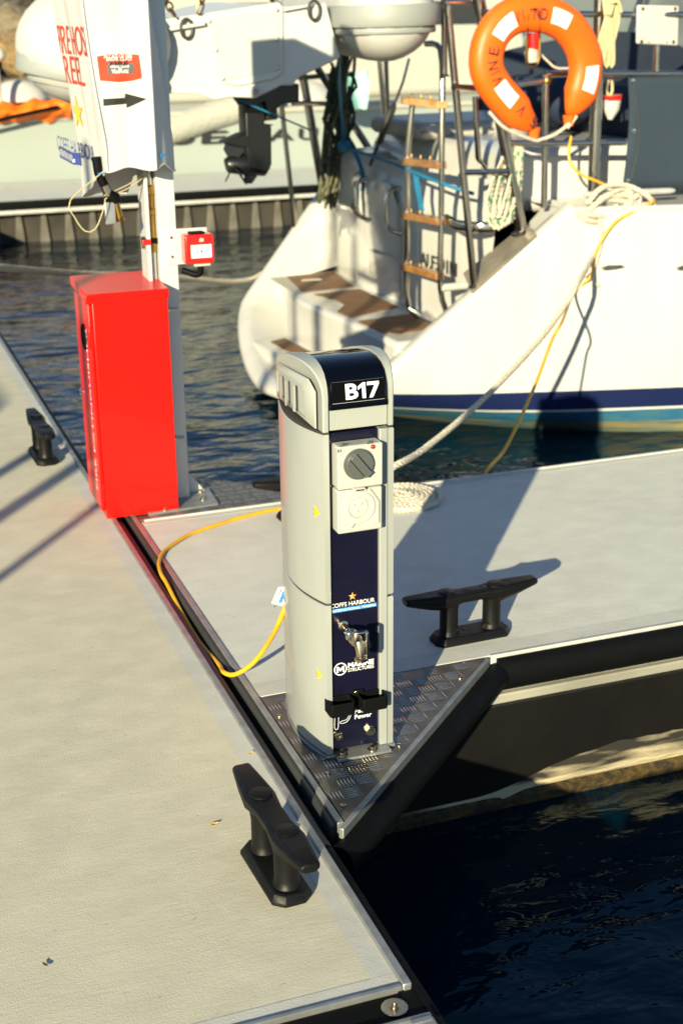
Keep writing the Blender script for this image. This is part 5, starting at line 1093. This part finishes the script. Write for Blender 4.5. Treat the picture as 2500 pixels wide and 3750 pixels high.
tag(chain(tp_(30, 155, .42), tp_(110, 20, .5) + (tp_(110, 20, .5) - tp_(30, 155, .42)) * .6, 'c').build('lifting_chain', 'brass'), 'rusty chain rising from the left end of the tender transom', 'chain')
tag(chain(tp_(200, 130, .42), tp_(110, 20, .5) + (tp_(110, 20, .5) - tp_(30, 155, .42)) * .2, 'c').build('lifting_chain', 'brass'), 'second rusty chain leaning left above the tender transom', 'chain')
tag(chain(tp_(400, 105, .44), tp_(445, -60, .45), 'c').build('lifting_chain', 'brass'), 'rusty chain and shackle beside the grey tender panel', 'chain')
# outboard leg hanging under the transom
ob = thing('outboard_motor', tuple(pb(930, 450, .8)), 'black outboard motor leg with propeller hanging below the tender', 'outboard motor')
def z2(x, y): return (700 + x * .574, y * .574)
def op(x, y, b_=.78): return pb(*z2(x, y), b_)
def plate(pts, w_, nm, bev=.012):
    c_ = [op(*q) for q in pts]; ctr = sum(c_, V()) / len(c_)
    MB().loft([[lerp(p, ctr, .06) - BB * w_ / 2 for p in c_], [p - BB * w_ * .28 for p in c_], [p + BB * w_ * .28 for p in c_], [lerp(p, ctr, .06) + BB * w_ / 2 for p in c_]]).build(nm, 'motor_black', ob, bevel=.003)
plate(((270, 600), (300, 600), (480, 540), (660, 530), (660, 650), (560, 655), (512, 690), (518, 760), (440, 770), (455, 720), (430, 640), (335, 690)), .16, 'motor_bracket')
plate(((318, 660), (440, 640), (445, 780), (490, 800), (492, 1055), (455, 1095), (345, 1075), (328, 960)), .11, 'leg')
plate(((190, 905), (320, 845), (345, 880), (345, 930), (300, 938)), .12, 'cavitation_plate')
plate(((450, 790), (512, 792), (470, 806), (450, 806)), .09, 'splash_plate')
plate(((342, 1070), (465, 1060), (385, 1172), (338, 1170)), .018, 'skeg')
MB().tube([op(228, 1055), op(236, 1052), op(330, 1050), op(470, 1060), op(500, 1070)], [.034, .04, .052, .05, .01], 14).build('gearcase', 'motor_black', ob)
hub = op(268, 1052); fwd = (op(330, 1050) - op(236, 1052)).normalized()
for k in range(3):
    t = R(90 + 120 * k); rd = Z * math.sin(t) + BB * math.cos(t); sd = fwd.cross(rd)
    MB().loft([[hub + rd * r + sd * w_ + fwd * (w_ * .7 + o_) for w_ in (-wd, -wd * .3, wd * .3, wd)] + [hub + rd * r + sd * w_ + fwd * (w_ * .7 + o_ + .006) for w_ in (wd, wd * .3, -wd * .3, -wd)] for r, wd, o_ in ((.03, .022, 0), (.07, .05, .004), (.105, .045, .01), (.13, .008, .012))]).build('propeller_blade', 'motor_black', ob)
MB().lathe([(.03, 0), (.036, .03), (.036, .09)], op(228, 1053), fwd, 14).build('propeller_hub', 'motor_black', ob)
tag(MB().tube([op(285, 628, .6), op(500, 720, .6), op(760, 830, .9)], .005, 6).build('trailing_line', 'strap_blue'), 'thin blue line slanting down right from the tender past the outboard', 'rope')
# ================================================================== BOAT BEYOND THE BACK PIER
DY = 15.35
mo = thing('moored_motorboat', (4, 16.5, -.49), 'pale grey green motorboat with large dark letters beyond the back pier', 'motorboat')
def dl(x, y, Y_=DY): return py(x, y, Y_)
prof_ = []
for x in [-2 + .7 * i for i in range(24)]:
    bulge = .18 * math.sin(max(0, min(1, (x + 2) / 16)) * math.pi); prof_.append([V((x, DY + .55 - bulge, -.7)), V((x, DY + .22 - bulge, -.45)), V((x, DY + .05 - bulge, -.1)), V((x, DY - bulge * .2, .25)), V((x, DY - .02 - bulge * .2, .50)), V((x, DY + .12 - bulge * .2, .585)), V((x, DY + 3.2, .60)), V((x, DY + 3.2, -.7))])
MB().loft(prof_).build('hull', 'boat_green', mo, ang=30)
MB().tube([p[4] + V((0, -.01, .03)) for p in prof_], .03, 8).build('rub_rail', 'boat_cream', mo)
tm = MB()
for ch, x0, x1, yb, yt_ in (('D', 643, 708, 531, 488), ('E', 738, 832, 528, 481), ('A', 981, 1076, 517, 474), ('U', 1092, 1160, 514, 470)):
    a = dl(x0, yb, DY - .1); b2 = dl(x1, yb, DY - .1); c2 = dl(x0, yt_, DY - .1); put_text(tm, ch, (a.x, DY - .085, a.z), X, V((.12, 0, 1)), b2.x - a.x, c2.z - a.z, .014)
tag(tm.build('lettering', 'print_black', mo, flat=True, fix=False), kind='stuff')
MB().loft([[V((x, y, z)) for x, y in ((2.9, DY + .75), (8.4, DY + .75), (8.4, DY + 2.9), (2.9, DY + 2.9))] for z in (.58, 1.15)] + [[V((x, y, 2.3)) for x, y in ((3.3, DY + 1.0), (8.1, DY + 1.0), (8.1, DY + 2.8), (3.3, DY + 2.8))]]).build('cabin', 'boat_cream', mo, bevel=.08, seg=3)
for x in (5.0, 6.2, 7.4): MB().box((x, DY + .83, 1.45), (.8, .06, .4), None).build('window', 'glass_dark', mo, bevel=.03)
MB().tube(spline([dl(460, 450, DY - .1), dl(440, 560, DY - .25), dl(405, 640, DY - .4), dl(390, 690, DY - .6)], .1), .018, 8).build('bow_line', 'rope_cream', mo)
mb = MB(); pth = [dl(560, 500, DY - .02), dl(640, 470, DY - .02), dl(760, 430, DY), dl(880, 395, DY), dl(1010, 372, DY)]
mb.tube(spline(pth, .08), .16, 14); tag(mb.build('rolled_cover', 'canvas_grey'), 'rolled grey canvas cover lying along the gunwale of the motorboat', 'cover')
ud = thing('plastic_wrapped_dinghy', tuple(dl(1100, 400, DY + .3)), 'small upturned white dinghy with grey rim on the motorboat deck', 'dinghy')
MB().ball(dl(1105, 398, DY + .35), .42, 20, 10, (1, .8, .78)).build('shell', 'tender_white', ud)
MB().tube([dl(1105, 405, DY + .35) + V((.45 * math.cos(t), .36 * math.sin(t), -.06)) for t in [2 * math.pi * k / 24 for k in range(25)]], .045, 8).build('rim', 'pvc_grey', ud)
mb = MB(); mb.grid(lambda u, v_: dl(lerp(-120, 260, u), lerp(lerp(455, 436, u), lerp(395, 355, u), v_), DY - .1 - .16 * math.sin(math.pi * v_)) + V((0, .07 * noise.noise(V((u * 9, v_ * 3, 0))), .05 * noise.noise(V((u * 7, v_ * 2, 5))))), 40, 10)
mb.grid(lambda u, v_: dl(lerp(-120, 260, u), lerp(lerp(395, 355, u), lerp(405, 370, u), v_), DY - .1 + .5 * v_), 20, 4)
tag(mb.build('orange_tarpaulin', 'tarp_orange', ang=180), 'crumpled bright orange tarpaulin over the motorboat side at far left', 'tarpaulin')
tag(MB().tube([dl(-80, 460, DY - .3), dl(60, 425, DY - .32), dl(215, 392, DY - .28)], .022, 8).build('boat_pole', 'rubber'), 'dark pole lying across the orange tarpaulin', 'pole')
tag(MB().ball(dl(68, 380, DY + .6), .33, 16, 10, (1.0, .6, .75)).ball(dl(98, 372, DY + .7), .22, 14, 8, (1.2, .8, 1)).build('white_sack', 'pvc_white'), 'pale rounded sack sitting behind the orange tarpaulin', 'sack')
tag(MB().tube([dl(-12, 250, DY + .2), dl(5, 405, DY + .2)], .03, 8).ball(dl(-2, 200, DY + .2), .07, 10, 8).build('stanchion_post', 'boat_cream'), 'cream stanchion post at the left edge behind the tarpaulin', 'post')
# aqua cloth pegged out on the far boat
mb = MB(); mb.grid(lambda u, v_: py(lerp(1218, 1345, u), lerp(400, 262, v_), 14.6) + V((0, .06 * math.sin(u * 9 + v_ * 3), .04 * noise.noise(V((u * 5, v_ * 5, 1))))), 18, 12)
tag(mb.build('aqua_towel', 'pale_aqua', ang=180), 'pale aqua towel hung out behind the old rope bundle', 'towel')
# ================================================================== OUT TO THE LEFT: unseen boat and poles, added for the shade they cast on the walkway
cr = thing('shade_cruiser', (-3.6, 5, -.49), 'white cabin cruiser added out of view at the left to shade the walkway', 'motorboat')
rg = []
for y, w_ in ((1.0, 1.15), (1.1, 1.3), (4, 1.4), (8, 1.35), (10, 1.0), (11.6, .2)):
    rg.append([V((-3.55 + sx * w_ * k, y, z)) for sx, k, z in ((-1, 1, .75), (-1, .92, .1), (-1, .6, -.6), (0, .1, -.8), (1, .6, -.6), (1, .92, .1), (1, 1, .75))])
MB().loft(rg).build('hull', 'gelcoat', cr, ang=40)
MB().loft([[V((x, y, z)) for x, y in ((-4.6, 1.5), (-2.5, 1.5), (-2.6, 3.6), (-4.5, 3.6))] for z in (.74, 1.35)] + [[V((x, y, 1.66)) for x, y in ((-4.4, 1.6), (-2.7, 1.6), (-2.8, 3.2), (-4.3, 3.2))]]).build('cabin', 'gelcoat', cr, bevel=.06, seg=3)
for y in (1.95, 2.6, 3.2): MB().box((-2.575, y, 1.12), (.05, .45, .25)).build('window', 'glass_dark', cr, bevel=.02)
for (x, y), r, h_, lb2 in (((-2.05, .86), .021, 2.6, 'thin galvanised pole nearest the camera, added out of view for its shadow'), ((-2.05, 1.32), .034, 2.9, 'thicker galvanised pole in the middle, added out of view for its shadow'), ((-2.05, 1.72), .03, 2.9, 'galvanised pole right beside the added cruiser, put there for its shadow')):  # shafts added only to lay shadow stripes across the walkway
    p = thing('shadow_pole', (x, y, -.5), lb2, 'pole', 'poles added at the left for their shadows on the walkway')
    MB().tube([(x, y, -.9), (x, y, h_)], r, 14).build('shaft', 'galv', p); MB().lathe([(r, 0), (r * 1.1, .01), (.001, .05)], (x, y, h_), Z, 14).build('pole_cap', 'rubber', p)

dbx = thing('shade_box', (.52, .425, 0), 'low white box added out of view on the walkway edge to shade the water', 'storage box')  # added below the frame so its shadow darkens the water at lower right
MB().loft([[V((x, y, z)) for x, y in ((.26, .11), (.775, .11), (.775, .74), (.26, .74))] for z in (.001, .31)]).build('box_body', 'gelcoat', dbx, bevel=.02, seg=3)
MB().loft([[V((x, y, z)) for x, y in ((.25, .1), (.785, .1), (.785, .75), (.25, .75))] for z in (.3105, .345)] + [[V((x, y, .37)) for x, y in ((.28, .13), (.755, .13), (.755, .72), (.28, .72))]]).build('box_lid', 'gelcoat', dbx, bevel=.012, seg=3)
MB().bb((.240, .39, .28), (.2495, .46, .335)).build('box_latch', 'stainless', dbx, bevel=.002)
